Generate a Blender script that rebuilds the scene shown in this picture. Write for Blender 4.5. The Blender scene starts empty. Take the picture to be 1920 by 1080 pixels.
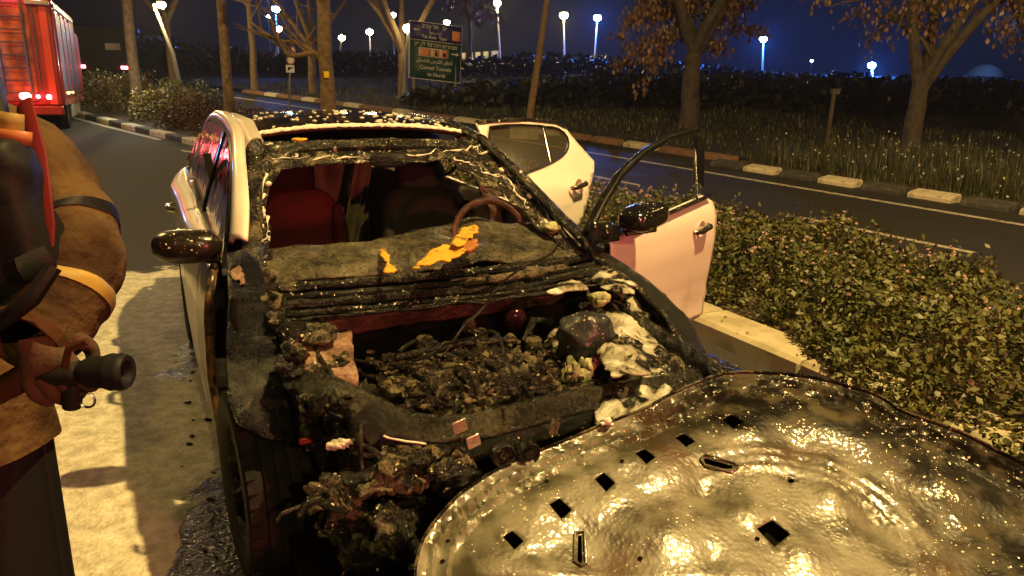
import bpy, bmesh, math, random
from mathutils import Vector, Matrix, noise
from mathutils.geometry import delaunay_2d_cdt
R_ = random.Random(7)
sc = bpy.context.scene
PI = math.pi
def rad(a): return math.radians(a)

# ---------------------------------------------------------------- camera
F_PX, PITCH, ROLL, CAM_H = 1400.0, rad(14.9), rad(1.0), 1.628
_F = Vector((0, math.cos(PITCH), -math.sin(PITCH)))
_R0 = Vector((1, 0, 0)); _U0 = Vector((0, math.sin(PITCH), math.cos(PITCH)))
_R = math.cos(ROLL)*_R0 + math.sin(ROLL)*_U0
_U = -math.sin(ROLL)*_R0 + math.cos(ROLL)*_U0
CAM = Vector((0, 0, CAM_H))
cd = bpy.data.cameras.new('camera'); cam = bpy.data.objects.new('camera', cd)
sc.collection.objects.link(cam); sc.camera = cam
cd.sensor_width = 36; cd.lens = 36*F_PX/1920; cd.clip_end = 2000; cd.clip_start = 0.02
cam.matrix_world = Matrix(((_R.x, _U.x, -_F.x, 0), (_R.y, _U.y, -_F.y, 0), (_R.z, _U.z, -_F.z, CAM_H), (0, 0, 0, 1)))

# ---------------------------------------------------------------- night sky
world = bpy.data.worlds.new('World'); sc.world = world; world.use_nodes = True
nt = world.node_tree; bg = nt.nodes['Background']
tc = nt.nodes.new('ShaderNodeTexCoord'); sep = nt.nodes.new('ShaderNodeSeparateXYZ')
nt.links.new(tc.outputs['Generated'], sep.inputs[0])
mr = nt.nodes.new('ShaderNodeMapRange'); mr.inputs['From Min'].default_value = -0.25; mr.inputs['From Max'].default_value = 0.75
nt.links.new(sep.outputs['X'], mr.inputs['Value'])
mx = nt.nodes.new('ShaderNodeMix'); mx.data_type = 'RGBA'
mx.inputs['A'].default_value = (0.0045, 0.0037, 0.0032, 1); mx.inputs['B'].default_value = (0.0012, 0.002, 0.006, 1)
nt.links.new(mr.outputs[0], mx.inputs['Factor']); nt.links.new(mx.outputs['Result'], bg.inputs['Color'])
bg.inputs['Strength'].default_value = 1.0
sc.view_settings.view_transform = 'Standard'; sc.view_settings.look = 'None'
sc.view_settings.exposure = 0.0; sc.view_settings.gamma = 1.0; sc.view_settings.use_curve_mapping = False
sc.render.engine = 'CYCLES'
sc.cycles.use_denoising = True
sc.cycles.max_bounces = 6; sc.cycles.diffuse_bounces = 3; sc.cycles.glossy_bounces = 3; sc.cycles.transparent_max_bounces = 8
sc.cycles.volume_bounces = 0
sc.cycles.sample_clamp_indirect = 4.0; sc.cycles.sample_clamp_direct = 0
sc.cycles.use_light_tree = True
sc.cycles.caustics_reflective = False; sc.cycles.caustics_refractive = False

def light(name, loc, col, energy, radius=0.1, kind='POINT', aim=None, spot=None):
    ld = bpy.data.lights.new(name, kind); ld.color = col; ld.energy = energy
    ld.shadow_soft_size = radius
    lo = bpy.data.objects.new(name, ld); sc.collection.objects.link(lo); lo.location = loc
    if aim is not None: lo.rotation_euler = (Vector(aim)-Vector(loc)).to_track_quat('-Z', 'Y').to_euler()
    if spot: ld.spot_size = rad(spot[0]); ld.spot_blend = spot[1]
    return lo
SODIUM = (1.0, 0.67, 0.22)
KEY = Vector((6.6, -13.6, 9.4))
KEY2 = Vector((3.0, 1.6, 9.0)); KEY3 = Vector((12.2, 10.5, 8.3)); KEY4 = Vector((-10.4, 13.0, 8.8))
light('street_lamp_light', KEY, SODIUM, 3300, 0.12)
light('street_lamp_light', KEY2, SODIUM, 6800, 0.10)
light('street_lamp_light', KEY3, SODIUM, 700, 0.16)
light('street_lamp_light', KEY4, SODIUM, 1900, 0.14)

# ---------------------------------------------------------------- helpers
def tag(o, label=None, cat=None, group=None, kind=None):
    if label: o['label'] = label
    if cat: o['category'] = cat
    if group: o['group'] = group
    if kind: o['kind'] = kind
    return o
def empty(name, loc=(0, 0, 0), rz=0, label=None, cat=None, group=None, parent=None):
    o = bpy.data.objects.new(name, None); sc.collection.objects.link(o)
    o.location = loc; o.rotation_euler = (0, 0, rz); o.empty_display_size = 0.1
    if parent: o.parent = parent
    return tag(o, label, cat, group)
def link(name, me, mat, parent=None):
    if mat is not None and not me.materials: me.materials.append(mat)
    o = bpy.data.objects.new(name, me); sc.collection.objects.link(o)
    if parent: o.parent = parent
    return o
def sph(n, m, e1=1.0, e2=1.0):
    vs, fs = [], []
    sp = lambda v, e: math.copysign(abs(v)**e, v)
    for i in range(n+1):
        ph = -PI/2+PI*i/n
        for j in range(m):
            t = 2*PI*j/m
            vs.append(Vector((sp(math.cos(ph), e1)*sp(math.cos(t), e2), sp(math.cos(ph), e1)*sp(math.sin(t), e2), sp(math.sin(ph), e1))))
    for i in range(n):
        for j in range(m):
            fs.append((i*m+j, i*m+(j+1) % m, (i+1)*m+(j+1) % m, (i+1)*m+j))
    return vs, fs
class MB:
    def __init__(s): s.v = []; s.f = []
    def add(s, vs, fs):
        k = len(s.v); s.v += [tuple(v) for v in vs]; s.f += [tuple(i+k for i in f) for f in fs]; return s
    def box(s, c, d, rot=None, taper=1.0):
        c = Vector(c); vs = []
        for z in (-.5, .5):
            q = taper if z > 0 else 1
            for x, y in ((-.5, -.5), (.5, -.5), (.5, .5), (-.5, .5)):
                p = Vector((x*d[0]*q, y*d[1]*q, z*d[2]))
                if rot is not None: p = rot @ p
                vs.append(c+p)
        return s.add(vs, [(3, 2, 1, 0), (4, 5, 6, 7), (0, 1, 5, 4), (1, 2, 6, 5), (2, 3, 7, 6), (3, 0, 4, 7)])
    def tube(s, path, r, n=8, flat=1.0, up=(0, 0, 1), cap=True):
        path = [Vector(p) for p in path]; m = len(path); up = Vector(up)
        rr = r if isinstance(r, (list, tuple)) else [r]*m
        vs = []; pa = None
        for i, p in enumerate(path):
            d = (path[min(i+1, m-1)]-path[max(i-1, 0)]).normalized()
            if pa is None:
                a = d.cross(up)
                if a.length < .2: a = d.cross(Vector((1, 0, 0)))
            else: a = pa-d*pa.dot(d)
            a.normalize(); pa = a; b = a.cross(d).normalized()
            for j in range(n):
                t = 2*PI*(j+.5)/n
                vs.append(p+a*math.cos(t)*rr[i]+b*math.sin(t)*rr[i]*flat)
        fs = [(i*n+j, i*n+(j+1) % n, (i+1)*n+(j+1) % n, (i+1)*n+j) for i in range(m-1) for j in range(n)]
        if cap: fs += [tuple(range(n))[::-1], tuple((m-1)*n+j for j in range(n))]
        return s.add(vs, fs)
    def lathe(s, prof, c, axis='Y', n=32, rot=None):
        vs = []; m = len(prof); c = Vector(c)
        for (r, h) in prof:
            for j in range(n):
                t = 2*PI*j/n
                p = {'Y': Vector((r*math.cos(t), h, r*math.sin(t))), 'Z': Vector((r*math.cos(t), r*math.sin(t), h)), 'X': Vector((h, r*math.cos(t), r*math.sin(t)))}[axis]
                if rot is not None: p = rot @ p
                vs.append(c+p)
        return s.add(vs, [(i*n+j, i*n+(j+1) % n, (i+1)*n+(j+1) % n, (i+1)*n+j) for i in range(m-1) for j in range(n)])
    def lump(s, c, d, amp=.2, fr=3.0, seed=0, n=14, m=20, e=1.0, rot=None, amp2=.0):
        vs, fs = sph(n, m, e, e); c = Vector(c); out = []
        for v in vs:
            q = Vector((v.x*d[0], v.y*d[1], v.z*d[2]))
            k = noise.noise(q*fr+Vector((seed*7.1, seed*3.3, seed)))*amp
            if amp2: k += noise.noise(q*fr*4+Vector((seed, seed*2.3, 9)))*amp2
            nn = Vector((v.x/d[0], v.y/d[1], v.z/d[2])).normalized(); q = q*(1+k*.35)+nn*(k*min(d)*1.1)
            if rot is not None: q = rot @ q
            out.append(c+q)
        return s.add(out, fs)
    def surf(s, fn, nu, nv, u0=0, u1=1, v0=0, v1=1):
        vs = [fn(u0+(u1-u0)*i/nu, v0+(v1-v0)*j/nv) for i in range(nu+1) for j in range(nv+1)]
        return s.add(vs, [(i*(nv+1)+j, (i+1)*(nv+1)+j, (i+1)*(nv+1)+j+1, i*(nv+1)+j+1) for i in range(nu) for j in range(nv)])
    def build(s, name, mat, parent=None, smooth=True, angle=40, solid=None, bevel=None, loc=None):
        me = bpy.data.meshes.new(name); me.from_pydata(s.v, [], s.f); me.update()
        if smooth:
            me.polygons.foreach_set('use_smooth', [True]*len(me.polygons))
            me.set_sharp_from_angle(angle=rad(angle))
        o = link(name, me, mat, parent)
        if solid: mdf = o.modifiers.new('s', 'SOLIDIFY'); mdf.thickness = solid; mdf.offset = 0
        if bevel: b = o.modifiers.new('b', 'BEVEL'); b.width = bevel; b.segments = 2; b.limit_method = 'ANGLE'
        if loc is not None: o.location = loc
        return o
def interp(x, tab):
    if x <= tab[0][0]: return tab[0][1]
    for (a, b), (c, d) in zip(tab, tab[1:]):
        if x <= c: return b+(d-b)*(x-a)/(c-a)
    return tab[-1][1]
def inside(p, poly):
    x, y = p; r = False; n = len(poly)
    for i in range(n):
        x1, y1 = poly[i]; x2, y2 = poly[i-1]
        if (y1 > y) != (y2 > y) and x < (x2-x1)*(y-y1)/(y2-y1)+x1: r = not r
    return r
def densify(poly, step):
    out = []
    for i in range(len(poly)):
        a = poly[i]; b = poly[(i+1) % len(poly)]
        L = math.hypot(b[0]-a[0], b[1]-a[1]); k = max(1, int(L/step))
        for j in range(k): out.append((a[0]+(b[0]-a[0])*j/k, a[1]+(b[1]-a[1])*j/k))
    return out
def ragged(poly, step, amp, seed=0, fr=None):
    fr = fr or .35/amp
    return [(x+amp*noise.noise(Vector((x*fr, y*fr, seed))), y+amp*noise.noise(Vector((x*fr, y*fr, seed+9)))) for x, y in densify(poly, step)]
def smoothpoly(poly, it=2):
    for _ in range(it):
        out = []
        for i in range(len(poly)):
            a = poly[i]; b = poly[(i+1) % len(poly)]
            out += [(a[0]*.75+b[0]*.25, a[1]*.75+b[1]*.25), (a[0]*.25+b[0]*.75, a[1]*.25+b[1]*.75)]
        poly = out
    return poly
def panel(name, outline, fn, mat, parent=None, holes=(), step=.05, thick=0.004, jit=0.0, smooth=True, offset=-1):
    """a sheet with the given outline and holes in (u,v), carried to 3D by fn(u,v)"""
    ol = densify(outline, step); loops = [ol]+[densify(h, step*.7) for h in holes]
    pts = []; edges = []
    for lp in loops:
        k = len(pts); pts += lp; edges += [(k+i, k+(i+1) % len(lp)) for i in range(len(lp))]
    us = [p[0] for p in ol]; vs_ = [p[1] for p in ol]
    rr = random.Random(3)
    u = min(us)
    while u < max(us):
        v = min(vs_)
        while v < max(vs_):
            q = (u+rr.uniform(-jit, jit), v+rr.uniform(-jit, jit))
            if inside(q, ol) and not any(inside(q, h) for h in holes): pts.append(q)
            v += step
        u += step
    V, E_, Fc, *_ = delaunay_2d_cdt([Vector(p) for p in pts], edges, [], 0, 1e-6)
    fs = []
    for f in Fc:
        c = (sum(V[i].x for i in f)/len(f), sum(V[i].y for i in f)/len(f))
        if inside(c, ol) and not any(inside(c, h) for h in holes): fs.append(tuple(f))
    mb = MB(); mb.add([fn(p.x, p.y) for p in V], fs)
    o = mb.build(name, mat, parent, smooth)
    if thick: m = o.modifiers.new('s', 'SOLIDIFY'); m.thickness = thick; m.offset = offset
    return o

# ---------------------------------------------------------------- materials
def newmat(name):
    m = bpy.data.materials.new(name); m.use_nodes = True
    return m, m.node_tree, m.node_tree.nodes['Principled BSDF']
def _tex(t, kind='NOISE', scale=5, detail=4, coord='Object', vec=None):
    n = t.nodes
    if vec is None:
        c = n.new('ShaderNodeTexCoord'); vec = c.outputs[coord]
    x = n.new({'NOISE': 'ShaderNodeTexNoise', 'VOR': 'ShaderNodeTexVoronoi', 'WAVE': 'ShaderNodeTexWave'}[kind])
    x.inputs['Scale'].default_value = scale
    if kind == 'NOISE': x.inputs['Detail'].default_value = detail
    t.links.new(vec, x.inputs['Vector'])
    return x
def _ramp(t, src, stops):
    r = t.nodes.new('ShaderNodeValToRGB'); e = r.color_ramp.elements
    while len(e) < len(stops): e.new(0.5)
    for k, (p, c) in zip(e, stops):
        k.position = p; k.color = (c, c, c, 1) if not isinstance(c, (tuple, list)) else (*c, 1)
    t.links.new(src, r.inputs[0]); return r.outputs[0]
def _mix(t, fac, a, b):
    m = t.nodes.new('ShaderNodeMix'); m.data_type = 'RGBA'
    for k, v in (('Factor', fac), ('A', a), ('B', b)):
        if hasattr(v, 'is_linked') or isinstance(v, bpy.types.NodeSocket): t.links.new(v, m.inputs[k])
        elif k == 'Factor': m.inputs[k].default_value = v
        else: m.inputs[k].default_value = (*v, 1)
    return m.outputs['Result']
def _bump(t, b, srcs):
    prev = None
    for (s, st, d) in srcs:
        q = t.nodes.new('ShaderNodeBump'); q.inputs['Strength'].default_value = st; q.inputs['Distance'].default_value = d
        t.links.new(s, q.inputs['Height'])
        if prev is not None: t.links.new(prev, q.inputs['Normal'])
        prev = q.outputs[0]
    t.links.new(prev, b.inputs['Normal']); t.links.new(prev, b.inputs['Coat Normal'])
def plain(name, col, rough=.5, metal=0, spec=.5, emit=None, est=0, noise_=None, bump=None, alpha=None, coat=0):
    m, t, b = newmat(name)
    b.inputs['Base Color'].default_value = (*col, 1); b.inputs['Roughness'].default_value = rough
    b.inputs['Metallic'].default_value = metal; b.inputs['Specular IOR Level'].default_value = spec
    b.inputs['Coat Weight'].default_value = coat; b.inputs['Coat Roughness'].default_value = .08
    if emit: b.inputs['Emission Color'].default_value = (*emit, 1); b.inputs['Emission Strength'].default_value = est
    if noise_:
        sc_, c2, lo, hi = noise_
        x = _tex(t, 'NOISE', sc_, 6)
        t.links.new(_mix(t, _ramp(t, x.outputs[0], [(lo, 0.0), (hi, 1.0)]), col, c2), b.inputs['Base Color'])
    if bump:
        x = _tex(t, 'NOISE', bump[0], 5); _bump(t, b, [(x.outputs[0], bump[1], bump[2])])
    if alpha is not None: b.inputs['Alpha'].default_value = alpha
    return m
def burnt(name, dark=(.005, .0045, .004), ash=(.20, .18, .13), amt=.56, scale=6, rlo=.10, rhi=.5, spk=95, spks=.9, metal=0.0, mid=None, width=.10, foam=None, lump_=.004):
    """charred wet surface: soot with residue in uneven patches and a beaded wet film"""
    m, t, b = newmat(name)
    n1 = _tex(t, 'NOISE', scale, 12); n1.inputs['Roughness'].default_value = .74; n1.inputs['Distortion'].default_value = .9
    nb = _tex(t, 'NOISE', scale*.33, 4)
    ad = t.nodes.new('ShaderNodeMath'); ad.operation = 'MULTIPLY_ADD'; ad.inputs[1].default_value = .45
    t.links.new(nb.outputs[0], ad.inputs[0]); t.links.new(n1.outputs[0], ad.inputs[2])
    A_ = amt+.225
    f = _ramp(t, ad.outputs[0], [(A_-width*.5, 0.0), (A_+width*.5, 1.0)])
    n2 = _tex(t, 'NOISE', scale*9, 8); n2.inputs['Roughness'].default_value = .7
    md = mid or tuple((a*2+b_*.22)/3 for a, b_ in zip(dark, ash))
    dk = _mix(t, _ramp(t, n2.outputs[0], [(.48, 0.0), (.66, 1.0)]), dark, md)
    fl = _mix(t, _ramp(t, n2.outputs[0], [(.36, .25), (.56, 1.0)]), (0, 0, 0), (1, 1, 1))
    f2 = t.nodes.new('ShaderNodeMath'); f2.operation = 'MULTIPLY'; t.links.new(f, f2.inputs[0]); t.links.new(fl, f2.inputs[1])
    col = _mix(t, f2.outputs[0], dk, ash)
    if foam:
        n3 = _tex(t, 'NOISE', foam[0], 9); n3.inputs['Distortion'].default_value = 1.6
        col = _mix(t, _ramp(t, n3.outputs[0], [(foam[1], 0.0), (foam[1]+.02, 1.0)]), col, (.62, .60, .55))
    t.links.new(col, b.inputs['Base Color'])
    rr = _ramp(t, n2.outputs[0], [(.35, rlo), (.68, rhi)]); t.links.new(rr, b.inputs['Roughness'])
    b.inputs['Metallic'].default_value = metal; b.inputs['Specular IOR Level'].default_value = .35
    n7 = _tex(t, 'NOISE', scale*1.7, 5); t.links.new(_ramp(t, n7.outputs[0], [(.50, 0.0), (.60, 1.0)]), b.inputs['Coat Weight']); b.inputs['Coat IOR'].default_value = 1.6; b.inputs['Coat Roughness'].default_value = .07
    v = _tex(t, 'VOR', spk); v.feature = 'F1'
    n4 = _tex(t, 'NOISE', spk*.22, 5)
    _bump(t, b, [(n1.outputs[0], .9, lump_*7), (n4.outputs[0], 1.0, lump_*1.6), (v.outputs['Distance'], spks*.6, .0035)])
    return m
M = {}
M['paint'] = plain('pearl_white_paint', (.80, .72, .68), .28, coat=.6, noise_=(2.2, (.72, .63, .58), .45, .75), bump=(3, .05, .01))
def doorpaint():
    m = M['paint']; t = m.node_tree; b = t.nodes['Principled BSDF']; src = b.inputs['Base Color'].links[0].from_socket
    n = _tex(t, 'NOISE', 1.7, 10); n.inputs['Distortion'].default_value = .8; n2 = _tex(t, 'NOISE', 55, 4)
    col = _mix(t, _ramp(t, n.outputs[0], [(.54, 0.0), (.76, .45)]), src, (.30, .22, .17))
    col = _mix(t, _ramp(t, n2.outputs[0], [(.70, 0.0), (.74, .8)]), col, (.10, .07, .05))
    t.links.new(col, b.inputs['Base Color'])
doorpaint()
# paint that the fire scorched in places
def scorched():
    m, t, b = newmat('scorched_white_paint')
    n1 = _tex(t, 'NOISE', 3.4, 9); n1.inputs['Distortion'].default_value = .5
    c = t.nodes.new('ShaderNodeTexCoord'); s = t.nodes.new('ShaderNodeSeparateXYZ'); t.links.new(c.outputs['Object'], s.inputs[0])
    g = t.nodes.new('ShaderNodeMapRange'); g.inputs['From Min'].default_value = -1.0; g.inputs['From Max'].default_value = -.35; t.links.new(s.outputs['X'], g.inputs['Value'])
    a = t.nodes.new('ShaderNodeMath'); a.operation = 'ADD'; t.links.new(g.outputs[0], a.inputs[0]); t.links.new(n1.outputs[0], a.inputs[1])
    f = _ramp(t, a.outputs[0], [(.93, 0.0), (.99, 1.0)])
    n2 = _tex(t, 'NOISE', 30, 6)
    br = _mix(t, _ramp(t, n2.outputs[0], [(.45, 0.0), (.6, 1.0)]), (.02, .016, .014), (.17, .08, .035))
    t.links.new(_mix(t, f, (.62, .54, .50), br), b.inputs['Base Color'])
    b.inputs['Roughness'].default_value = .3; b.inputs['Coat Weight'].default_value = .4
    _bump(t, b, [(n2.outputs[0], .25, .004)])
    return m
M['scorched'] = scorched()
M['char'] = burnt('charred_wet_metal', amt=0.585, scale=9, ash=(0.15, 0.13, 0.08))
M['char_ash'] = burnt('ash_crusted_wreckage', amt=0.545, scale=14, ash=(.24, .20, .12), spk=90, lump_=.007)
M['char_foam'] = burnt('char_with_foam_streaks', amt=0.58, scale=10, ash=(0.18, 0.16, 0.1), foam=(8, .63))
M['char_gloss'] = burnt('wet_black_plastic', dark=(.007, .007, .007), amt=0.64, scale=10, rlo=.07, rhi=.3, ash=(0.12, 0.11, 0.07), spk=110, spks=.6)
M['engine'] = burnt('burnt_engine_crust', dark=(.012, .009, .008), ash=(0.36, 0.29, 0.17), amt=.55, scale=20, spk=90, lump_=.010, mid=(.03, .02, .012))
M['pinkash'] = burnt('rusty_pink_burnt_steel', dark=(.10, .045, .03), ash=(.50, .33, .24), amt=.48, scale=9, spk=120, rlo=.3, rhi=.7, width=.3)
M['red_tinted'] = burnt('red_tinted_burnt_panel', dark=(.03, .011, .010), ash=(.20, .075, .06), amt=.52, scale=6, spk=90, rlo=.25, rhi=.6, width=.3)  # red-brown char; on the bulkhead the red stands for red light
M['greyplastic'] = burnt('melted_grey_dashboard', dark=(.012, .011, .008), ash=(0.16, 0.145, 0.09), amt=0.52, scale=8, spk=90, rlo=.15, rhi=.5, width=.22)
M['foam_rich'] = None
def foamstreak(name, lo):
    m, t, b = newmat(name)
    n = _tex(t, 'NOISE', 4.2, 7); n.inputs['Distortion'].default_value = 2.4; n.inputs['Roughness'].default_value = .5
    n2 = _tex(t, 'NOISE', 60, 6)
    f = _ramp(t, n.outputs[0], [(lo, 0.0), (lo+.045, 1.0)])
    pale = _mix(t, _ramp(t, n.outputs[0], [(lo+.02, 0.0), (lo+.20, 1.0)]), (.22, .19, .13), (.64, .63, .57))
    dk = _mix(t, _ramp(t, n2.outputs[0], [(.5, 0.0), (.66, 1.0)]), (.008, .008, .008), (.12, .10, .06))
    t.links.new(_mix(t, f, dk, pale), b.inputs['Base Color']); t.links.new(_ramp(t, f, [(0, .14), (1, .5)]), b.inputs['Roughness'])
    _bump(t, b, [(n.outputs[0], 1.0, .07), (n2.outputs[0], .5, .004)]); return m
M['foam_rich'] = foamstreak('thick_white_foam_streaks', .475); M['foamy'] = foamstreak('foam_smeared_over_char', .49)
M['sootplastic'] = plain('dark_grey_melted_plastic', (.018, .020, .024), .38, noise_=(9, (.05, .052, .056), .45, .7), bump=(14, .8, .02))
M['foam'] = plain('extinguisher_foam', (.72, .69, .62), .65, bump=(40, .6, .01), noise_=(16, (.36, .33, .27), .52, .70))
M['foam_olive'] = plain('soiled_foam', (.38, .37, .20), .5, bump=(60, .9, .012), noise_=(22, (.12, .12, .07), .45, .62))
M['blackglass'] = plain('black_roof_glass', (.006, .006, .007), .07, spec=.6, bump=(90, .05, .002))
M['sideglass'] = plain('dark_tinted_side_glass', (.012, .010, .014), .06, spec=1.0, bump=(3.5, .5, .02), coat=.6)
M['rubber'] = plain('tyre_rubber', (.008, .008, .009), .7, spec=.15, noise_=(14, (.02, .016, .015), .45, .7), bump=(60, .5, .004))
M['void'] = plain('sooty_black', (.004, .0035, .003), .8, spec=.06)
M['soot_steel'] = burnt('sooty_steel_beam', dark=(.005, .0045, .003), ash=(.055, .048, .024), amt=.55, scale=7, rlo=.12, rhi=.4, spk=80, width=.3)
M['softblack'] = plain('black_interior_trim', (.009, .007, .007), .6, spec=.15, noise_=(8, (.022, .015, .014), .5, .75), bump=(50, .3, .003))
M['seatfabric'] = plain('seat_upholstery', (.03, .010, .012), .8, spec=.15, noise_=(7, (.016, .008, .008), .4, .7), bump=(80, .4, .003))
M['seat_red_lit'] = plain('red_lit_seat_upholstery', (.085, .006, .010), .75, spec=.15, noise_=(5, (.03, .005, .006), .4, .7), bump=(80, .4, .003))  # red light on the passenger seat, put into its colour
M['cloth'] = plain('beige_hanging_cloth', (.20, .18, .10), .85, noise_=(6, (.08, .07, .04), .4, .7), bump=(20, .5, .01))
M['orange'] = plain('scorched_orange_foam_rubber', (.62, .33, .025), .7, noise_=(26, (.16, .07, .015), .54, .66), bump=(90, .6, .004))
M['brown_orange'] = plain('toasted_orange_foam_rubber', (.30, .11, .03), .5, noise_=(18, (.42, .20, .05), .5, .68), bump=(60, .6, .004))
M['steel'] = plain('bare_bright_steel', (.62, .58, .46), .22, 1.0, bump=(60, .6, .005))
M['chrome'] = plain('dark_chrome_handle', (.10, .09, .08), .18, .8)
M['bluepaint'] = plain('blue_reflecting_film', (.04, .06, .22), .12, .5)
M['glossblack'] = plain('wet_gloss_black_shell', (.008, .008, .008), .16, spec=.6, noise_=(12, (.05, .045, .03), .58, .70), bump=(26, .35, .006))
M['winglass'] = None
def glass(name, col, a):
    m, t, b = newmat(name)
    b.inputs['Base Color'].default_value = (*col, 1); b.inputs['Roughness'].default_value = .08
    b.inputs['Alpha'].default_value = a; b.inputs['Specular IOR Level'].default_value = .8
    n = _tex(t, 'NOISE', 40, 5); _bump(t, b, [(n.outputs[0], .15, .002)])
    return m
M['winglass'] = glass('sooty_window_glass', (.05, .045, .03), .72)
M['crackglass'] = burnt('soot_coated_windscreen_glass', amt=.56, scale=12, ash=(.24, .22, .15), foam=(12, .64), rlo=.08, rhi=.4)

# ---------------------------------------------------------------- terrain and road frame
def gz(y):
    y = y-7
    if y <= 0: return 0.0
    if y < 15: return .0022*y*y
    if y < 60: return .495+.066*(y-15)
    return 3.465
def phi(s): return rad(26+1.15*min(max(s, 0), 17))
_tabl = {}
def _bt():
    x, y = 1.24, 5.0; _tabl[0] = (x, y)
    for i in range(1, 900):
        a = phi((i-.5)*.1); x -= math.sin(a)*.1; y += math.cos(a)*.1; _tabl[i] = (x, y)
    x, y = 1.24, 5.0
    for i in range(1, 500):
        a = phi(-(i-.5)*.1); x += math.sin(a)*.1; y -= math.cos(a)*.1; _tabl[-i] = (x, y)
_bt()
def road(s, t, z=0.0):
    """s metres along the median kerb (curving left), t metres to its right"""
    k = s/.1; i = int(math.floor(k)); f = k-i
    a, b = _tabl[i], _tabl[i+1]; p = phi(s)
    x = a[0]+(b[0]-a[0])*f+math.cos(p)*t; y = a[1]+(b[1]-a[1])*f+math.sin(p)*t
    return Vector((x, y, gz(y)+z))
def strip(name, s0, s1, t0, t1, z, mat, ns=None, nt_=1, kind='structure', solid=None):
    mb = MB(); mb.surf(lambda s, t: road(s, t, z), ns or max(2, int((s1-s0)/.7)), nt_, s0, s1, t0, t1)
    o = mb.build(name, mat); 
    me = o.data; me.flip_normals() if me.polygons[0].normal.z < 0 else None
    if kind: o['kind'] = kind
    return o
# asphalt: foam lies in drifts round the wreck, water between
def asphalt(name, wet, foam):
    m, t, b = newmat(name)
    g = _tex(t, 'NOISE', 55, 6); big = _tex(t, 'NOISE', .9, 5); v = _tex(t, 'VOR', 150)
    col = _mix(t, _ramp(t, g.outputs[0], [(.38, 0.0), (.66, 1.0)]), (.016, .015, .014), (.045, .042, .038))
    col = _mix(t, _ramp(t, big.outputs[0], [(.42, 0.0), (.62, 1.0)]), col, (.028, .026, .023))
    rough = _ramp(t, big.outputs[0], [(.35, .50 if wet else .6), (.65, .72 if wet else .8)])
    if foam:
        c = t.nodes.new('ShaderNodeTexCoord')
        def blob(cx, cy, rx, ry, ang):
            mp = t.nodes.new('ShaderNodeMapping'); mp.vector_type = 'TEXTURE'
            mp.inputs['Location'].default_value = (cx, cy, 0); mp.inputs['Rotation'].default_value = (0, 0, rad(ang)); mp.inputs['Scale'].default_value = (rx, ry, 1)
            t.links.new(c.outputs['Object'], mp.inputs[0])
            ln = t.nodes.new('ShaderNodeVectorMath'); ln.operation = 'LENGTH'; t.links.new(mp.outputs[0], ln.inputs[0])
            q = t.nodes.new('ShaderNodeMapRange'); q.inputs['From Min'].default_value = 1.15; q.inputs['From Max'].default_value = .25
            t.links.new(ln.outputs['Value'], q.inputs['Value']); return q.outputs[0]
        n1 = _tex(t, 'NOISE', 2.0, 11); n1.inputs['Distortion'].default_value = .9; n1.inputs['Roughness'].default_value = .62
        tot = None
        for args in ((-2.0, 3.1, .95, 1.35, 12), (-1.28, 2.15, .16, .6, 8), (-2.75, 5.3, .8, 1.6, 24), (-2.6, 2.7, 1.4, .9, 0)):
            q = blob(*args)
            if tot is None: tot = q
            else:
                mm = t.nodes.new('ShaderNodeMath'); mm.operation = 'MAXIMUM'; t.links.new(tot, mm.inputs[0]); t.links.new(q, mm.inputs[1]); tot = mm.outputs[0]
        ad = t.nodes.new('ShaderNodeMath'); ad.operation = 'MULTIPLY_ADD'; ad.inputs[1].default_value = 1.25
        t.links.new(n1.outputs[0], ad.inputs[0]); t.links.new(tot, ad.inputs[2])
        f1 = _ramp(t, ad.outputs[0], [(.89, 0.0), (1.06, 1.0)])
        n5 = _tex(t, 'NOISE', 13, 9); n5.inputs['Roughness'].default_value = .7
        thin = _ramp(t, n5.outputs[0], [(.44, .08), (.60, .8)])
        mu = t.nodes.new('ShaderNodeMath'); mu.operation = 'MULTIPLY'; t.links.new(f1, mu.inputs[0]); t.links.new(thin, mu.inputs[1])
        f2 = _ramp(t, ad.outputs[0], [(.99, 0.0), (1.14, 1.0)])
        mxx = t.nodes.new('ShaderNodeMath'); mxx.operation = 'MAXIMUM'; t.links.new(mu.outputs[0], mxx.inputs[0]); t.links.new(f2, mxx.inputs[1])
        col = _mix(t, mxx.outputs[0], col, _mix(t, _ramp(t, n5.outputs[0], [(.40, 0.0), (.62, 1.0)]), (.42, .39, .29), (.74, .70, .58)))
        wetz = blob(-1.3, 2.6, 1.9, 3.2, 20)
        w = _ramp(t, wetz, [(.0, .85), (.4, .14)])
        rough = _mix(t, mxx.outputs[0], w, (.7, .7, .7))
        t.links.new(col, b.inputs['Base Color']); t.links.new(rough, b.inputs['Roughness'])
        n6 = _tex(t, 'NOISE', 85, 3)
        v2 = _tex(t, 'VOR', 60)
        _bump(t, b, [(mxx.outputs[0], .5, .02), (n6.outputs[0], .7, .006), (v2.outputs['Distance'], .8, .006)])
    b.inputs['Specular IOR Level'].default_value = .5 if foam else .2
    if not foam:
        t.links.new(col, b.inputs['Base Color']); t.links.new(rough, b.inputs['Roughness'])
        _bump(t, b, [(g.outputs[0], .5, .004), (v.outputs['Distance'], .3, .003)])
    return m
M['asphalt_wet'] = asphalt('wet_asphalt_with_foam', True, True)
M['asphalt'] = asphalt('dry_asphalt', False, False)
M['soil'] = plain('dark_soil', (.045, .034, .022), .9, noise_=(7, (.09, .068, .04), .45, .65), bump=(30, .9, .02))
M['ground'] = plain('night_ground', (.012, .012, .008), .9, noise_=(.6, (.022, .019, .012), .45, .65), bump=(4, .6, .05))
M['kerbpale'] = plain('worn_white_kerb_paint', (.60, .54, .40), .7, noise_=(9, (.30, .26, .19), .5, .72), bump=(45, .5, .004))
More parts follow.
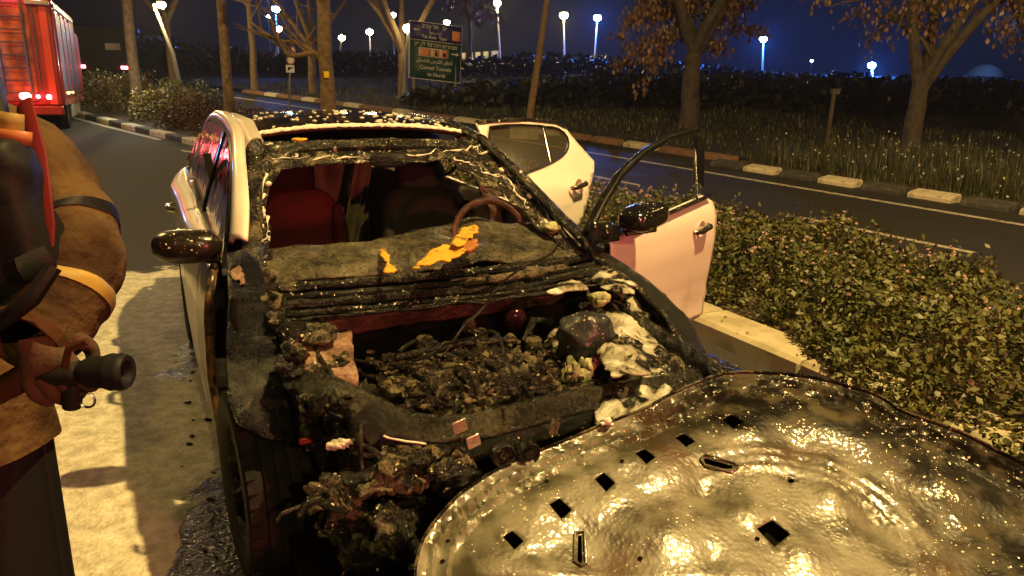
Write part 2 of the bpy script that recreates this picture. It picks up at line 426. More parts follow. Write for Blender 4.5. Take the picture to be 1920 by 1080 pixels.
M['kerbconc'] = plain('dusty_concrete', (.50, .44, .30), .8, noise_=(5, (.34, .29, .19), .42, .66), bump=(60, .5, .004))
M['kerbred'] = plain('dull_red_brown_kerb_paint', (.22, .12, .075), .75, noise_=(9, (.10, .07, .05), .45, .7), bump=(45, .5, .004))
M['kerbblack'] = plain('black_kerb_paint', (.05, .048, .045), .7, noise_=(9, (.12, .11, .10), .5, .75), bump=(45, .5, .004))
M['roadpaint'] = plain('worn_white_road_paint', (.48, .44, .36), .7, noise_=(14, (.10, .09, .075), .50, .66), bump=(50, .3, .002))

g = MB(); g.surf(lambda x, y: Vector((x, y, gz(y)-.06)), 30, 120, -400, 400, -60, 420)
go = g.build('ground', M['ground']); go['kind'] = 'structure'
if go.data.polygons[0].normal.z < 0: go.data.flip_normals()
strip('road_near', -16, 60, -15, 0.0, 0.0, M['asphalt_wet'], nt_=2)
strip('road_far', -16, 60, 2.35, 8.9, 0.0, M['asphalt'], nt_=2)
strip('median_soil', -16, 60, .34, 2.2, .10, M['soil'], nt_=2)
strip('verge', -16, 60, 8.9, 40, .08, M['ground'], nt_=6)
# painted markings
def line(s0, s1, t0, t1, w, name='road_marking', wear=None):
    mb = MB(); n = max(2, int((s1-s0)/.5))
    mb.surf(lambda a, b_: road(s0+(s1-s0)*a, t0+(t1-t0)*a+(b_-.5)*w, .004), n, 1)
    o = mb.build(name, M['roadpaint']); o['kind'] = 'structure'
    if o.data.polygons[0].normal.z < 0: o.data.flip_normals()
line(-14, 5.6, 7.08, 7.0, .15); line(5.6, 40, 7.0, 7.15, .15)
for k in range(-3, 8): line(.9+k*5.2-2.2*0, .9+k*5.2+2.2, 4.65, 4.67, .12)
line(12.9, 14.9, -.22, -.60, .13); line(14.9, 18.0, -.62, -1.75, .13)
line(16.8, 40, -.16, -.16, .14)

# kerbs: single stones, each a part of its kerb
def kerb(name, s0, s1, tc_, w, h, ln, mats, gap=.012, z0=-.05, slope=0.0, skip=0.0, seed=1):
    root = empty(name); root['kind'] = 'structure'
    rr = random.Random(seed); meshes = {}
    s = s0; i = 0
    while s < s1:
        c = road(s+ln/2, tc_); a = phi(s+ln/2)
        mk = mats[i % len(mats)]
        if mk and rr.random() >= skip:
            key = (mk, rr.randrange(3))
            if key not in meshes:
                q = MB(); L = ln-gap-rr.uniform(0, .02); hw = w/2; r = .025
                prof = [(-hw, z0), (-hw, h-r-slope), (-hw+r, h-slope*.9), (hw-r, h), (hw, h-r), (hw, z0)]
                vs = []
                for e in (-L/2, -L/2+.012, L/2-.012, L/2):
                    k = 1 if abs(e) < L/2 else .94
                    for (x, z) in prof: vs.append(Vector((x*k, e, z if z < 0 else z-(1-k)*.12)))
                n = len(prof)
                fs = [(j*n+m_, j*n+m_+1, (j+1)*n+m_+1, (j+1)*n+m_) for j in range(3) for m_ in range(n-1)]
                fs += [tuple(range(n)), tuple(3*n+m_ for m_ in range(n))[::-1]]
                q.add(vs, [f[::-1] for f in fs]); me = bpy.data.meshes.new('kerb_stone'); me.from_pydata(q.v, [], q.f); me.update()
                me.materials.append(M[mk]); meshes[key] = me
            o = link('kerb_stone', meshes[key], None, root)
            o.location = c; o.rotation_euler = (math.atan((gz(c.y+.5)-gz(c.y-.5))*math.cos(a)), rr.uniform(-.01, .01), a+rr.uniform(-.008, .008))
        s += ln; i += 1
    return root
kerb('median_kerb', -6, 3, .17, .34, .13, 1.0, ['kerbconc'], seed=2)
kerb('median_kerb', 3, 40, .17, .30, .13, 1.0, ['kerbpale', 'kerbblack'], seed=3)
kerb('median_rear_kerb', -6, 30, 2.28, .16, .13, 1.0, ['kerbconc', 'kerbblack'], seed=4)
kerb('outer_kerb', -6, 7.2, 7.98, .30, .13, .74, ['kerbpale', 'kerbblack'], slope=.05, gap=.03, seed=5)
kerb('outer_kerb', 7.2, 30, 8.66, .24, .14, 1.0, ['kerbred', 'kerbred', 'kerbpale'], slope=.04, seed=6)
strip('gutter_strip', -6, 7.3, 8.15, 8.95, .05, M['soil'])

# ---------------------------------------------------------------- vegetation
def leafmat(name, a, b_, sc_=8, rough=.5):
    m, t, b = newmat(name)
    x = _tex(t, 'NOISE', sc_, 3)
    oi = t.nodes.new('ShaderNodeNewGeometry')
    c1 = _mix(t, _ramp(t, x.outputs[0], [(.35, 0.0), (.65, 1.0)]), a, b_)
    c2 = _mix(t, _ramp(t, oi.outputs['Random Per Island'], [(0.0, 0.0), (1.0, .55)]), c1, tuple(min(1, v*1.9+.01) for v in b_))
    t.links.new(c2, b.inputs['Base Color']); b.inputs['Roughness'].default_value = rough
    return m
M['lantana'] = leafmat('lantana_leaves', (.022, .036, .006), (.080, .080, .016), 3)
M['flower'] = plain('pale_pink_petals', (.50, .30, .32), .7)
M['whiteflower'] = plain('white_petals', (.75, .72, .62), .7)
M['grass'] = leafmat('tall_grass_blades', (.018, .025, .008), (.048, .047, .016), 2)
M['hedge'] = leafmat('clipped_hedge_leaves', (.035, .05, .014), (.08, .085, .022), 2)
M['hedge_warm'] = leafmat('yellowish_shrub_leaves', (.06, .055, .014), (.12, .09, .018), 2)
M['hedge_red'] = leafmat('reddish_shrub_leaves', (.035, .022, .008), (.075, .032, .012), 2)
M['dryleaf'] = leafmat('dry_brown_leaves', (.075, .034, .014), (.15, .08, .035), 3)
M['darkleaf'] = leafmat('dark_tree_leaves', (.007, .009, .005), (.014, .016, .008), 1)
M['bark'] = plain('pale_brown_bark', (.17, .11, .06), .85, noise_=(9, (.09, .06, .035), .42, .66), bump=(18, .9, .02))
M['barkgrey'] = plain('grey_bark', (.075, .058, .048), .9, noise_=(7, (.04, .032, .028), .42, .66), bump=(18, .9, .02))
M['twig'] = plain('brown_twigs', (.07, .05, .025), .8)

def leaves(name, pts, size, mat, parent=None, aspect=.55, up=.4, seed=0, fold=True, kind=None, hang=False):
    """pts: list of (Vector, outward Vector, scale) -> bent leaf blades"""
    rr = random.Random(seed); V = []; Fs = []
    for (p, nrm, k) in pts:
        d = Vector((rr.gauss(0, 1), rr.gauss(0, 1), rr.gauss(0, .7))).normalized()
        d = (d+nrm*.8).normalized() if not hang else Vector((rr.gauss(0, .25), rr.gauss(0, .25), -1)).normalized()
        n = (Vector((rr.gauss(0, .7), rr.gauss(0, .7), up+rr.random()))).normalized()
        if hang: n = Vector((rr.gauss(0, 1), rr.gauss(0, 1), .2)).normalized()
        s_ = d.cross(n)
        if s_.length < .05: continue
        s_.normalize(); n = s_.cross(d).normalized()
        L = size*k*rr.uniform(.6, 1.3); W = L*aspect*.5
        i = len(V); mid = p+d*L*.5
        V += [p, mid+s_*W-n*L*.08, p+d*L-n*L*.15, mid-s_*W-n*L*.08]
        Fs += [(i, i+1, i+2), (i, i+2, i+3)]
    mb = MB(); mb.v = [tuple(v) for v in V]; mb.f = Fs
    return mb.build(name, mat, parent, smooth=False)
def fbm(x, y, s=0): return noise.noise(Vector((x, y, s)))+.5*noise.noise(Vector((x*2.3, y*2.3, s+5)))
# lantana on the median: mounds of leaves, open at the edges
def lant_h(s, t):
    t = t+max(0, min(1, (-.5-s)/1.0))*.52
    e = min(1, max(0, (t-.30)/.5))*min(1, max(0, (2.35-t)/.4))
    return max(.1, .43-.03*max(0, 1-s)+.17*fbm(s*.9, t*.9, 3)+.15*fbm(s*3, t*3, 7))*(e**.6)
pts = []; stems = MB(); rr = random.Random(11); fl = []
N = 0
while N < 105000:
    s = rr.uniform(-4.5, 13) if rr.random() < .35 else rr.uniform(-3.6, 2.4); t = rr.uniform(-.16 if s < -1.1 else .08 if s < -.6 else .36, 2.34)
    N += 1
    h = lant_h(s, t)
    if h < .08: continue
    dens = noise.noise(Vector((s*3.1, t*3.1, 31)))+.6*noise.noise(Vector((s*7.5, t*7.5, 3)))
    if dens < -.06 and rr.random() < .84: continue
    d = rr.random()**2.2
    z = .08+h*(1-d*.85)+max(0, rr.gauss(0, .03))+(rr.uniform(0, .16) if noise.noise(Vector((s*11, t*11, 77))) > .38 and d < .3 else 0)
    if dens < -.25 and d < .5: z *= .75
    k = 1.0 if s < 4 else 1.6
    pts.append((road(s, t, z), Vector((rr.gauss(0, .5), rr.gauss(0, .5), .6)), k))
leaves('lantana_bushes', pts, .046, M['lantana'], seed=1)
lb = bpy.data.objects['lantana_bushes']; tag(lb, 'low green lantana bushes with pink flowers filling the median beside the wreck', 'bush', kind='stuff')
for i in range(900):
    s = rr.uniform(-3.8, 11); t = rr.uniform(.4, 2.3); h = lant_h(s, t)
    if h < .12: continue
    b0 = road(s, t, .08); top = road(s+rr.uniform(-.12, .12), t+rr.uniform(-.12, .12), .08+h*1.02)
    stems.tube([b0, (b0+top)/2+Vector((rr.gauss(0, .03), rr.gauss(0, .03), 0)), top], [.006, .005, .003], 4, cap=False)
stems.build('lantana_stems', M['twig'], lb)['kind'] = 'stuff'
fm = MB()
for i in range(900):
    s = rr.uniform(-3.8, 9); t = rr.uniform(.5, 2.3); h = lant_h(s, t)
    if h < .18: continue
    c = road(s, t, .10+h+rr.uniform(0, .05))
    for j in range(9):
        d = Vector((rr.gauss(0, 1), rr.gauss(0, 1), abs(rr.gauss(0, .6)))).normalized()*.014
        a = d.orthogonal().normalized()*.007; b2 = d.cross(a).normalized()*.007
        fm.add([c+d+a, c+d+b2, c+d-a, c+d-b2], [(0, 1, 2, 3)])
fm.build('lantana_flowers', M['flower'], lb, smooth=False)['kind'] = 'stuff'
# litter of dead leaves on the kerbs and under the bushes
pts = []
for i in range(2600):
    s = rr.uniform(-4, 8); t = rr.choice([rr.uniform(.02, .34), rr.uniform(.3, .7), rr.uniform(.3, .6)])
    if t < .34 and rr.random() < .90: continue
    pts.append((road(s, t, .14 if t < .34 else .115), Vector((rr.gauss(0, 1), rr.gauss(0, 1), 0)), 1))
o = leaves('leaf_litter', pts, .035, M['dryleaf'], seed=4, up=2); o['kind'] = 'stuff'
tag(o, 'dry brown leaves scattered on the pale kerb and soil', 'leaf litter')
# verge: tall grass with small white flowers
def blades(name, n, s0, s1, t0, t1, h0, h1, w, seed, mat, hf=None):
    rr = random.Random(seed); V = []; Fs = []; tips = []
    for i in range(n):
        s = rr.uniform(s0, s1); t = rr.uniform(t0, t1)
        k = .40+.95*max(0, fbm(s*1.1, t*1.1, seed)+.30)
        if hf: k *= hf(s, t)
        if k < .15: continue
        h = rr.uniform(h0, h1)*k; b0 = road(s, t, .06); a = rr.uniform(0, 6.28); d = Vector((math.cos(a), math.sin(a), 0))
        side = Vector((-d.y, d.x, 0))*w*.5; lean = rr.uniform(.05, .5)*h
        i0 = len(V); m1 = b0+Vector((0, 0, h*.55))+d*lean*.35; tp = b0+Vector((0, 0, h))+d*lean
        V += [b0-side, b0+side, m1+side*.8, m1-side*.8, tp]; Fs += [(i0, i0+1, i0+2, i0+3), (i0+3, i0+2, i0+4)]
        tips.append(tp)
    mb = MB(); mb.v = [tuple(v) for v in V]; mb.f = Fs
    return mb.build(name, mat, None, smooth=False), tips
edge = lambda s, t: min(1, max(.0, (t-8.3-.25*noise.noise(Vector((s*.9, 0, 2))))/.5))
go2, tips = blades('verge_grass', 26000, -8, 6.9, 8.2, 14, .22, .62, .018, 21, M['grass'], edge)
tag(go2, 'tall unmown grass with white flowers on the far verge', 'grass', kind='stuff')
g3, _t = blades('far_grass', 12000, 6.5, 34, 9.1, 20, .10, .28, .03, 22, M['grass'])
tag(g3, 'short rough grass behind the red-brown kerb across the road', 'grass', kind='stuff')
rr = random.Random(5); wf = MB()
for tp in rr.sample(tips, 420):
    c = tp+Vector((0, 0, .03))
    for j in range(5):
        d = Vector((rr.gauss(0, 1), rr.gauss(0, 1), rr.gauss(0, 1))).normalized()*.02
        a = d.orthogonal().normalized()*.012; b2 = d.cross(a).normalized()*.012
        wf.add([c+d+a, c+d+b2, c+d-a, c+d-b2], [(0, 1, 2, 3)])
wf.build('grass_flowers', M['whiteflower'], go2, smooth=False)['kind'] = 'stuff'

def shrub(name, c, d, mat, label, n=5000, size=.07, group=None, seed=0):
    rr = random.Random(seed); pts = []
    c = Vector(c)
    for i in range(n):
        v = Vector((rr.gauss(0, 1), rr.gauss(0, 1), rr.gauss(0, 1))).normalized()
        if v.z < -.1: v.z = -v.z
        k = 1+.28*noise.noise(v*2.2+Vector((seed, 0, 0)))+.12*noise.noise(v*6+Vector((0, seed, 0)))
        r = 1-.5*rr.random()**2
        pts.append((c+Vector((v.x*d[0], v.y*d[1], v.z*d[2]))*k*r, v, 1))
    root = empty(name, c, 0, label, 'shrub', group)
    o = leaves('foliage', [(p-c, a, b) for p, a, b in pts], size, mat, root, seed=seed)
    st = MB()
    for i in range(14):
        a = rr.uniform(0, 6.28); e = Vector((math.cos(a)*d[0]*.6, math.sin(a)*d[1]*.6, d[2]*rr.uniform(.4, .8)))
        st.tube([Vector((0, 0, -.15)), e*.5+Vector((0, 0, .05)), e], [.02, .014, .006], 5, cap=False)
    st.build('stem', M['twig'], root)
    return root
def P(px, py, Y):
    """the point of the photograph's ray through (px, py) that lies Y metres ahead"""
    d = _F+_R*((px-960)/F_PX)-_U*((py-540)/F_PX)
    return CAM+d*(Y/d.y)
for (s, t, d, mk, lab, n, sz, sd) in (
        (24.5, 1.9, (1.3, 1.5, 1.15), 'hedge_warm', 'pale green-yellow shrub lit brightest, beside the fire engine wheel', 6000, .09, 1),
        (20.8, 1.7, (1.2, 1.3, .95), 'hedge_warm', 'yellow-green rounded shrub right of the brightly lit one', 5200, .09, 2),
        (18.2, 1.5, (1.15, 1.2, .80), 'hedge_red', 'reddish-brown shrub nearest the white hatchback on the median', 5200, .08, 3),
        (22.6, 2.9, (1.3, 1.3, 1.0), 'hedge', 'dark green shrub at the back of the lit shrub row', 4200, .09, 4),
        (15.6, 1.7, (1.25, 1.3, .62), 'hedge_red', 'low dark red shrub behind the roof of the burnt car', 4200, .08, 5),
        (27.5, 2.2, (1.6, 1.5, 1.0), 'hedge', 'grey-green clipped shrub furthest along the median kerb', 4200, .1, 6),
        (13.0, 1.6, (1.2, 1.2, .5), 'hedge', 'low green shrub just behind the wreck roof', 3000, .08, 7)):
    p = road(s, t, .05); shrub('shrub', p, d, M[mk], lab, n, sz, 'shrubs along the median', sd)

# trees
def tree(name, base, h, r0, label, mat, seed, levels=3, spread=.55, fork=.35, leaf=None, nleaf=0, leafsize=.12, lean=(0, 0), nb=4, group=None, lpt=6, minz=None, limb=None):
    rr = random.Random(seed); root = empty(name, base, 0, label, 'tree', group)
    trunk = MB(); limbs = []; ends = []
    fz = h*fork; top = Vector((lean[0]*fz, lean[1]*fz, fz))
    n = 8; path = [Vector((lean[0]*fz*i/n+.02*r0*rr.gauss(0, 3), lean[1]*fz*i/n, fz*i/n-.1)) for i in range(n+1)]
    trunk.tube(path, [r0*(1.35 if i == 0 else 1.08 if i == 1 else 1-.25*i/n) for i in range(n+1)], 12)
    def grow(p, d, L, r, lv, mb):
        pts_ = [p]; q = p.copy(); dd = d.copy(); k = 6
        for i in range(k):
            dd = (dd+Vector((rr.gauss(0, .10), rr.gauss(0, .10), rr.gauss(.03, .07)))).normalized(); q = q+dd*L/k; pts_.append(q.copy())
        mb.tube(pts_, [max(.006, r*(1-.72*i/k)) for i in range(k+1)], 6 if lv > 1 else 8, cap=False)
        if lv >= levels-1: ends.extend([(x, dd) for x in pts_[2:]])
        if lv < levels:
            for j in range(nb if lv else nb):
                i = rr.randrange(2, k+1); a = Vector((rr.gauss(0, 1), rr.gauss(0, 1), rr.gauss(.15, .6))).normalized()
                grow(pts_[i], (dd*.7+a*spread*1.2).normalized(), L*rr.uniform(.45, .68), r*(1-.72*i/k)*.75, lv+1, mb)
    m = limb or 4
    for j in range(m):
        a = 2*PI*(j+rr.uniform(-.25, .25))/m; mb = MB()
        grow(top+Vector((0, 0, -rr.uniform(0, .25)*fz*.5)), Vector((math.cos(a)*spread, math.sin(a)*spread, 1)).normalized(), h*(1-fork)*rr.uniform(.62, .85), r0*.6, 1, mb)
        limbs.append(mb)
    trunk.build('trunk', mat, root)
    for mb in limbs: mb.build('limb', mat, root)
    if leaf:
        pts_ = []
        for i in range(nleaf):
            x, d = rr.choice(ends)
            c = x+Vector((rr.gauss(0, .16), rr.gauss(0, .16), rr.gauss(-.03, .14)))
            pts_.append((c, d, 1))
        leaves('crown', pts_, leafsize, leaf, root, seed=seed, hang=True, aspect=.62)
    return root
def onground(px, py):
    z = 0
    for i in range(60):
        d = _F+_R*((px-960)/F_PX)-_U*((py-540)/F_PX); p = CAM+d*((z-CAM_H)/d.z); z = .5*z+.5*gz(p.y)
    return Vector((p.x, p.y, gz(p.y)))
b = onground(1290, 243); tree('leafy_tree', b, 9.5, .30, 'tree with brown dry leaves behind the open front door of the car', M['barkgrey'], 41, 3, .75, .24, M['dryleaf'], 5200, .17, nb=4, group=None, limb=5)
b = onground(1705, 292); tree('bare_tree', b, 8.2, .24, 'nearly leafless tree with four rising limbs, right of the short post', M['barkgrey'], 47, 3, .42, .20, M['dryleaf'], 420, .16, nb=3, limb=5)
b = P(616, 233, 15.2); b.z = gz(b.y)+.1; tree('street_tree', b, 8.5, .165, 'pale trunk with a small yellow tag, rising straight behind the car roof', M['bark'], 55, 3, .75, .38, None, 0, nb=4, limb=5)
st_ = b.copy()
b = P(430, 205, 19); b.z = gz(b.y); tree('street_tree', b, 9, .13, 'slim red-lit trunk at the end of the shrub row', M['bark'], 57, 3, .6, .55, None, 0, nb=4, limb=4)
b = P(255, 160, 23.5); b.z = gz(b.y); tree('street_tree', b, 11, .17, 'straight trunk rising from the brightly lit shrubs beside the fire engine', M['bark'], 58, 3, .6, .62, None, 0, nb=3, limb=4)
b = P(757, 196, 31); b.z = gz(b.y); tree('bare_tree', b, 9, .24, 'thick forked bare tree just left of the big road sign', M['bark'], 61, 3, .6, .22, None, 0, nb=4, limb=5)
b = P(588, 190, 33); b.z = gz(b.y); tree('bare_tree', b, 7.5, .20, 'small bare tree seen between the speed sign and the tagged trunk', M['bark'], 63, 3, .7, .3, None, 0, nb=4, limb=4)
b = P(480, 190, 34); b.z = gz(b.y); tree('bare_tree', b, 9, .16, 'thin bare tree left of the speed sign', M['bark'], 64, 3, .55, .45, None, 0, nb=4, limb=4)
b = P(325, 170, 36); b.z = gz(b.y); tree('bare_tree', b, 10, .16, 'distant bare tree under the yellow street lamp', M['bark'], 65, 3, .6, .3, M['dryleaf'], 500, .2, nb=4, limb=4)
b = P(1960, 262, 17.5); b.z = gz(b.y); tree('leafy_tree', b, 8.0, .22, 'tree whose brown-leaved branch reaches in at the right edge', M['barkgrey'], 68, 3, .8, .26, M['dryleaf'], 1500, .16, nb=4, limb=5)
b = P(880, 190, 55); b.z = gz(b.y); tree('bare_tree', b, 13, .20, 'far bare tree whose top shows above the big road sign', M['bark'], 69, 3, .6, .3, M['dryleaf'], 700, .22, nb=4, limb=4)
def leafy_limbs(tr, Y, spots, n, size, seed, start):
    base = tr.location; rr = random.Random(seed); pts_ = []; mb = MB()
    for (px, py, r) in spots:
        e = P(px, py, Y+rr.uniform(-1.2, 1.2))-base; s0 = Vector((rr.gauss(0, .1), rr.gauss(0, .1), start*rr.uniform(.9, 1.5)))
        path = [s0.lerp(e, i/8)+Vector((rr.gauss(0, .04), rr.gauss(0, .04), .35*math.sin(i/8*PI)+rr.gauss(0, .04))) for i in range(9)]
        mb.tube(path, [.06-.006*i for i in range(9)], 6, cap=False)
        for k in range(7):
            p = path[rr.randrange(4, 9)]; q = p+Vector((rr.gauss(0, r*.6), rr.gauss(0, r*.5), rr.gauss(.1, r*.4))); mb.tube([p, (p+q)/2+Vector((0, 0, .05)), q], [.018, .012, .006], 4, cap=False)
            for j in range(n//7):
                c_ = p.lerp(q, rr.uniform(.2, 1.1))+Vector((rr.gauss(0, .16), rr.gauss(0, .16), rr.gauss(-.06, .12))); pts_.append((c_, Vector((0, 0, -1)), 1))
    mb.build('leafy_branch', M['twig'], tr)
    leaves('crown', pts_, size, M['dryleaf'], tr, seed=seed, hang=True, aspect=.6)
T_ = {o['label'][:40]: o for o in bpy.data.objects if o.get('category') == 'tree'}
gt_ = lambda s: [o for k, o in T_.items() if s in o['label']][0]
leafy_limbs(gt_('brown dry leaves behind'), 24, [(1180, 40, .5), (1230, 30, .5), (1290, 20, .6), (1350, 35, .6), (1170, 120, .55), (1220, 130, .5), (1200, 95, .4), (1400, 60, .5), (1260, 60, .5), (1420, 10, .6), (1160, 70, .35), (1340, 90, .4), (1260, 5, .6), (1200, 0, .5)], 260, .15, 5, 2.6)
leafy_limbs(gt_('four rising limbs'), 18.2, [(1600, 30, .4), (1560, 10, .4), (1730, 10, .4), (1790, 15, .4), (1620, 90, .3), (1680, 60, .25), (1760, 60, .25), (1850, 10, .3)], 70, .12, 6, 2.2)
leafy_limbs(gt_('reaches in at the right edge'), 17.5, [(1880, 40, .3), (1860, 75, .25), (1905, 85, .25), (1900, 10, .35)], 110, .12, 7, 2.6)
leafy_limbs(gt_('far bare tree whose top'), 55, [(860, 10, 1.2), (900, 25, 1.0), (830, 15, 1.2), (930, 30, .8)], 90, .30, 8, 5)
# one low limb and yellow tag on the tagged trunk
lt = [o for o in bpy.data.objects if o.name.startswith('street_tree') and 'tag' in o.get('label', '')][0]
mb = MB(); zz = P(620, 118, 15.2).z-st_.z
for e, sd in ((P(470, 40, 15.5), 3), (P(520, 86, 15.0), 4)):
    rr = random.Random(sd); e = Vector(e)-st_; a0 = Vector((0, 0, zz))
    path = [a0.lerp(e, i/7)+Vector((rr.gauss(0, .03), rr.gauss(0, .03), .10*math.sin(i*.9)*(i > 0))) for i in range(8)]
    mb.tube(path, [.075-.008*i for i in range(8)], 7, cap=False)
    for k in range(9):
        p = path[rr.randrange(2, 8)]; d = Vector((rr.gauss(-.5, .5), rr.gauss(0, .4), rr.gauss(.8, .4))).normalized()
        mb.tube([p, p+d*.5+Vector((rr.gauss(0, .05), 0, 0)), p+d*rr.uniform(.8, 1.5)+Vector((rr.gauss(0, .12), 0, 0))], [.022, .014, .006], 5, cap=False)
mb.build('limb', M['bark'], lt)
q = P(612, 140, 15.0)-st_; MB().box((q.x, q.y, q.z), (.10, .012, .12)).build('tree_tag', plain('yellow_tag', (.85, .55, .03), .6), lt, bevel=.004)
# dark far tree belt
def belt(name, x0, x1, y0, hfn, n, label, seed, size=.35):
    rr = random.Random(seed); pts_ = []
    for i in range(n):
        x = rr.uniform(x0, x1); y = y0+rr.uniform(-3, 3); H = hfn(x)*(1+.16*fbm(x*.25, y*.3, seed)+.10*fbm(x*.9, y, seed+2))
        z = gz(y)+H*(1-rr.random()**1.6)
        pts_.append((Vector((x, y, z)), Vector((rr.gauss(0, .5), -.6, .3)), 1))
    o = leaves(name, pts_, size, M['darkleaf'], seed=seed, aspect=.8)
    core = MB(); core.surf(lambda x, w: Vector((x, y0+1.5+1.6*math.sin(w*PI)*0+w*2, gz(y0)+hfn(x)*(.86-.1*abs(noise.noise(Vector((x*.3, w, 1))))) if w > 0 else gz(y0)-.5)), int(abs(x1-x0)/1.2), 1, x0, x1)
    core.build('inner_growth', M['darkleaf'], o)['kind'] = 'stuff'
    return tag(o, label, 'trees', kind='stuff')
def topz(px_y, Y): return CAM_H+(166-px_y)/F_PX*Y
def hA(x):   # height above gz so that the belt tops out where the photograph has it
    Y = 52; px = 960+x/Y*F_PX
    return topz(interp(px, [(-200, 60), (300, 90), (560, 122), (640, 112), (760, 108), (860, 120), (1000, 108), (1150, 112), (1400, 132), (1700, 150), (1900, 158), (2300, 160)]), Y)-gz(Y)
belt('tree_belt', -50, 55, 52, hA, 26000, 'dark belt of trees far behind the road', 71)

def hB(x):
    Y = 31; px = 960+x/Y*F_PX
    return topz(interp(px, [(760, 176), (880, 168), (1000, 156), (1150, 146), (1300, 138), (1500, 146), (1700, 140), (1900, 146), (2300, 138)]), Y)-gz(Y)
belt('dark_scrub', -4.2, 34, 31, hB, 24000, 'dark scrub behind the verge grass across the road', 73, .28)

# ================================================================ the burnt car
CO = Vector((-0.149, 2.662, 0)); CH = rad(-63.7)
car = empty('burnt_car', CO, CH, 'burnt-out white hatchback with open left doors and no bonnet beside the median', 'car')
car_m = Matrix.Translation(CO) @ Matrix.Rotation(CH, 4, 'Z'); car_i = car_m.inverted()
def K(px, py, ax, val):
    """car-frame point where the photograph's ray meets the car-frame plane ax = val"""
    d = _F+_R*((px-960)/F_PX)-_U*((py-540)/F_PX); o = car_i @ CAM; d = car_i.to_3x3() @ d
    i = 'XYZ'.index(ax); return o+d*((val-o[i])/d[i])
def plan(x): return interp(x, [(-3.42, .66), (-3.3, .78), (-3.0, .85), (-2.65, .885), (-2.2, .875), (-1.5, .888), (-.9, .885), (-.4, .875), (0, .87), (.35, .83), (.6, .74), (.8, .60), (.9, .40)])
def side(x, z):
    return plan(x)*interp(z, [(.18, .93), (.30, .98), (.55, 1.0), (.80, .99), (.92, .965), (1.0, .915), (1.12, .85), (1.40, .66)])
def dash_(name, mb, mat, **k): return mb.build(name, mat, car, **k)

# floor pan and cabin shell
MB().box((-1.3, 0, .24), (3.9, 1.5, .06)).build('floor_pan', M['void'], car)
mb = MB(); mb.box((-.42, 0, .60), (.05, 1.5, .66)); mb.build('firewall', M['void'], car)
# right side, seen almost edge on
PR = lambda x, z: Vector((x, -side(x, z), z))
PL = lambda x, z: Vector((x, side(x, z), z))
arch = lambda cx_, r: [(cx_+r*math.cos(rad(a)), .31+r*math.sin(rad(a))) for a in range(180, -1, -15)]
fd_out = [(-.42, .30), (-.42, .92), (-.50, .955), (-1.46, 1.01), (-1.50, .95), (-1.50, .30)]
rd_out = [(-1.52, .30), (-1.52, .96), (-1.52, 1.01), (-2.35, 1.07), (-2.50, 1.05), (-2.40, .75), (-2.22, .52), (-2.14, .30)]
rq_out = [(-2.36, 1.075), (-2.52, 1.05), (-2.42, .75), (-2.24, .50)]+[(-2.65+.37*math.cos(rad(a)), .31+.37*math.sin(rad(a))) for a in range(35, 181, 14)]+[(-3.38, .30), (-3.40, .75), (-3.32, 1.10), (-2.9, 1.11)]
panel('front_door_panel', fd_out, PR, M['scorched'], car, step=.07, thick=.03, offset=1)
panel('rear_door_panel', rd_out, PR, M['paint'], car, step=.07, thick=.03, offset=1)
for f, nm in ((PR, 'rear_quarter'), (PL, 'rear_quarter')):
    panel(nm, rq_out, f, M['paint'], car, step=.08, thick=.02, offset=1 if f is PR else -1)
mb = MB()
for sx in (-1, 1):
    mb = MB(); mb.box((-1.33, sx*.80, .235), (1.86, .16, .11)); mb.build('sill', M['char_gloss'] if sx < 0 else M['paint'], car, bevel=.02)
# B-pillar left, door opening frame
mb = MB(); mb.tube([(-1.47, .80, .28), (-1.50, .80, .95), (-1.58, .60, 1.38)], [.07, .055, .04], 8, flat=.6); mb.build('centre_pillar', M['red_tinted'], car)
mb = MB(); mb.tube([(-1.47, -.80, .28), (-1.50, -.79, .95), (-1.58, -.58, 1.38)], [.07, .055, .03], 8, flat=.6); mb.build('centre_pillar', M['softblack'], car)
# pillars and roof rails
railL = [(-.30, .74, .93), (-.55, .69, 1.05), (-.85, .635, 1.21), (-1.2, .575, 1.365), (-1.6, .56, 1.425), (-2.3, .56, 1.43), (-2.9, .54, 1.37), (-3.25, .52, 1.25)]
def rail(sy):
    p = [Vector((a, b*sy, c)) for a, b, c in railL]
    mb = MB(); mb.tube(p[:4], [.048, .042, .04, .04], 10, flat=.6, up=(.4, sy*.6, .7)); mb.build('windscreen_pillar', M['char'] if sy < 0 else M['char_foam'], car)
    mb = MB(); mb.tube(p[3:], [.045, .05, .055, .055, .05], 10, flat=.6, up=(.1, sy*.5, .9)); mb.build('roof_rail', M['paint'] if sy < 0 else M['char_foam'], car)
rail(1); rail(-1)
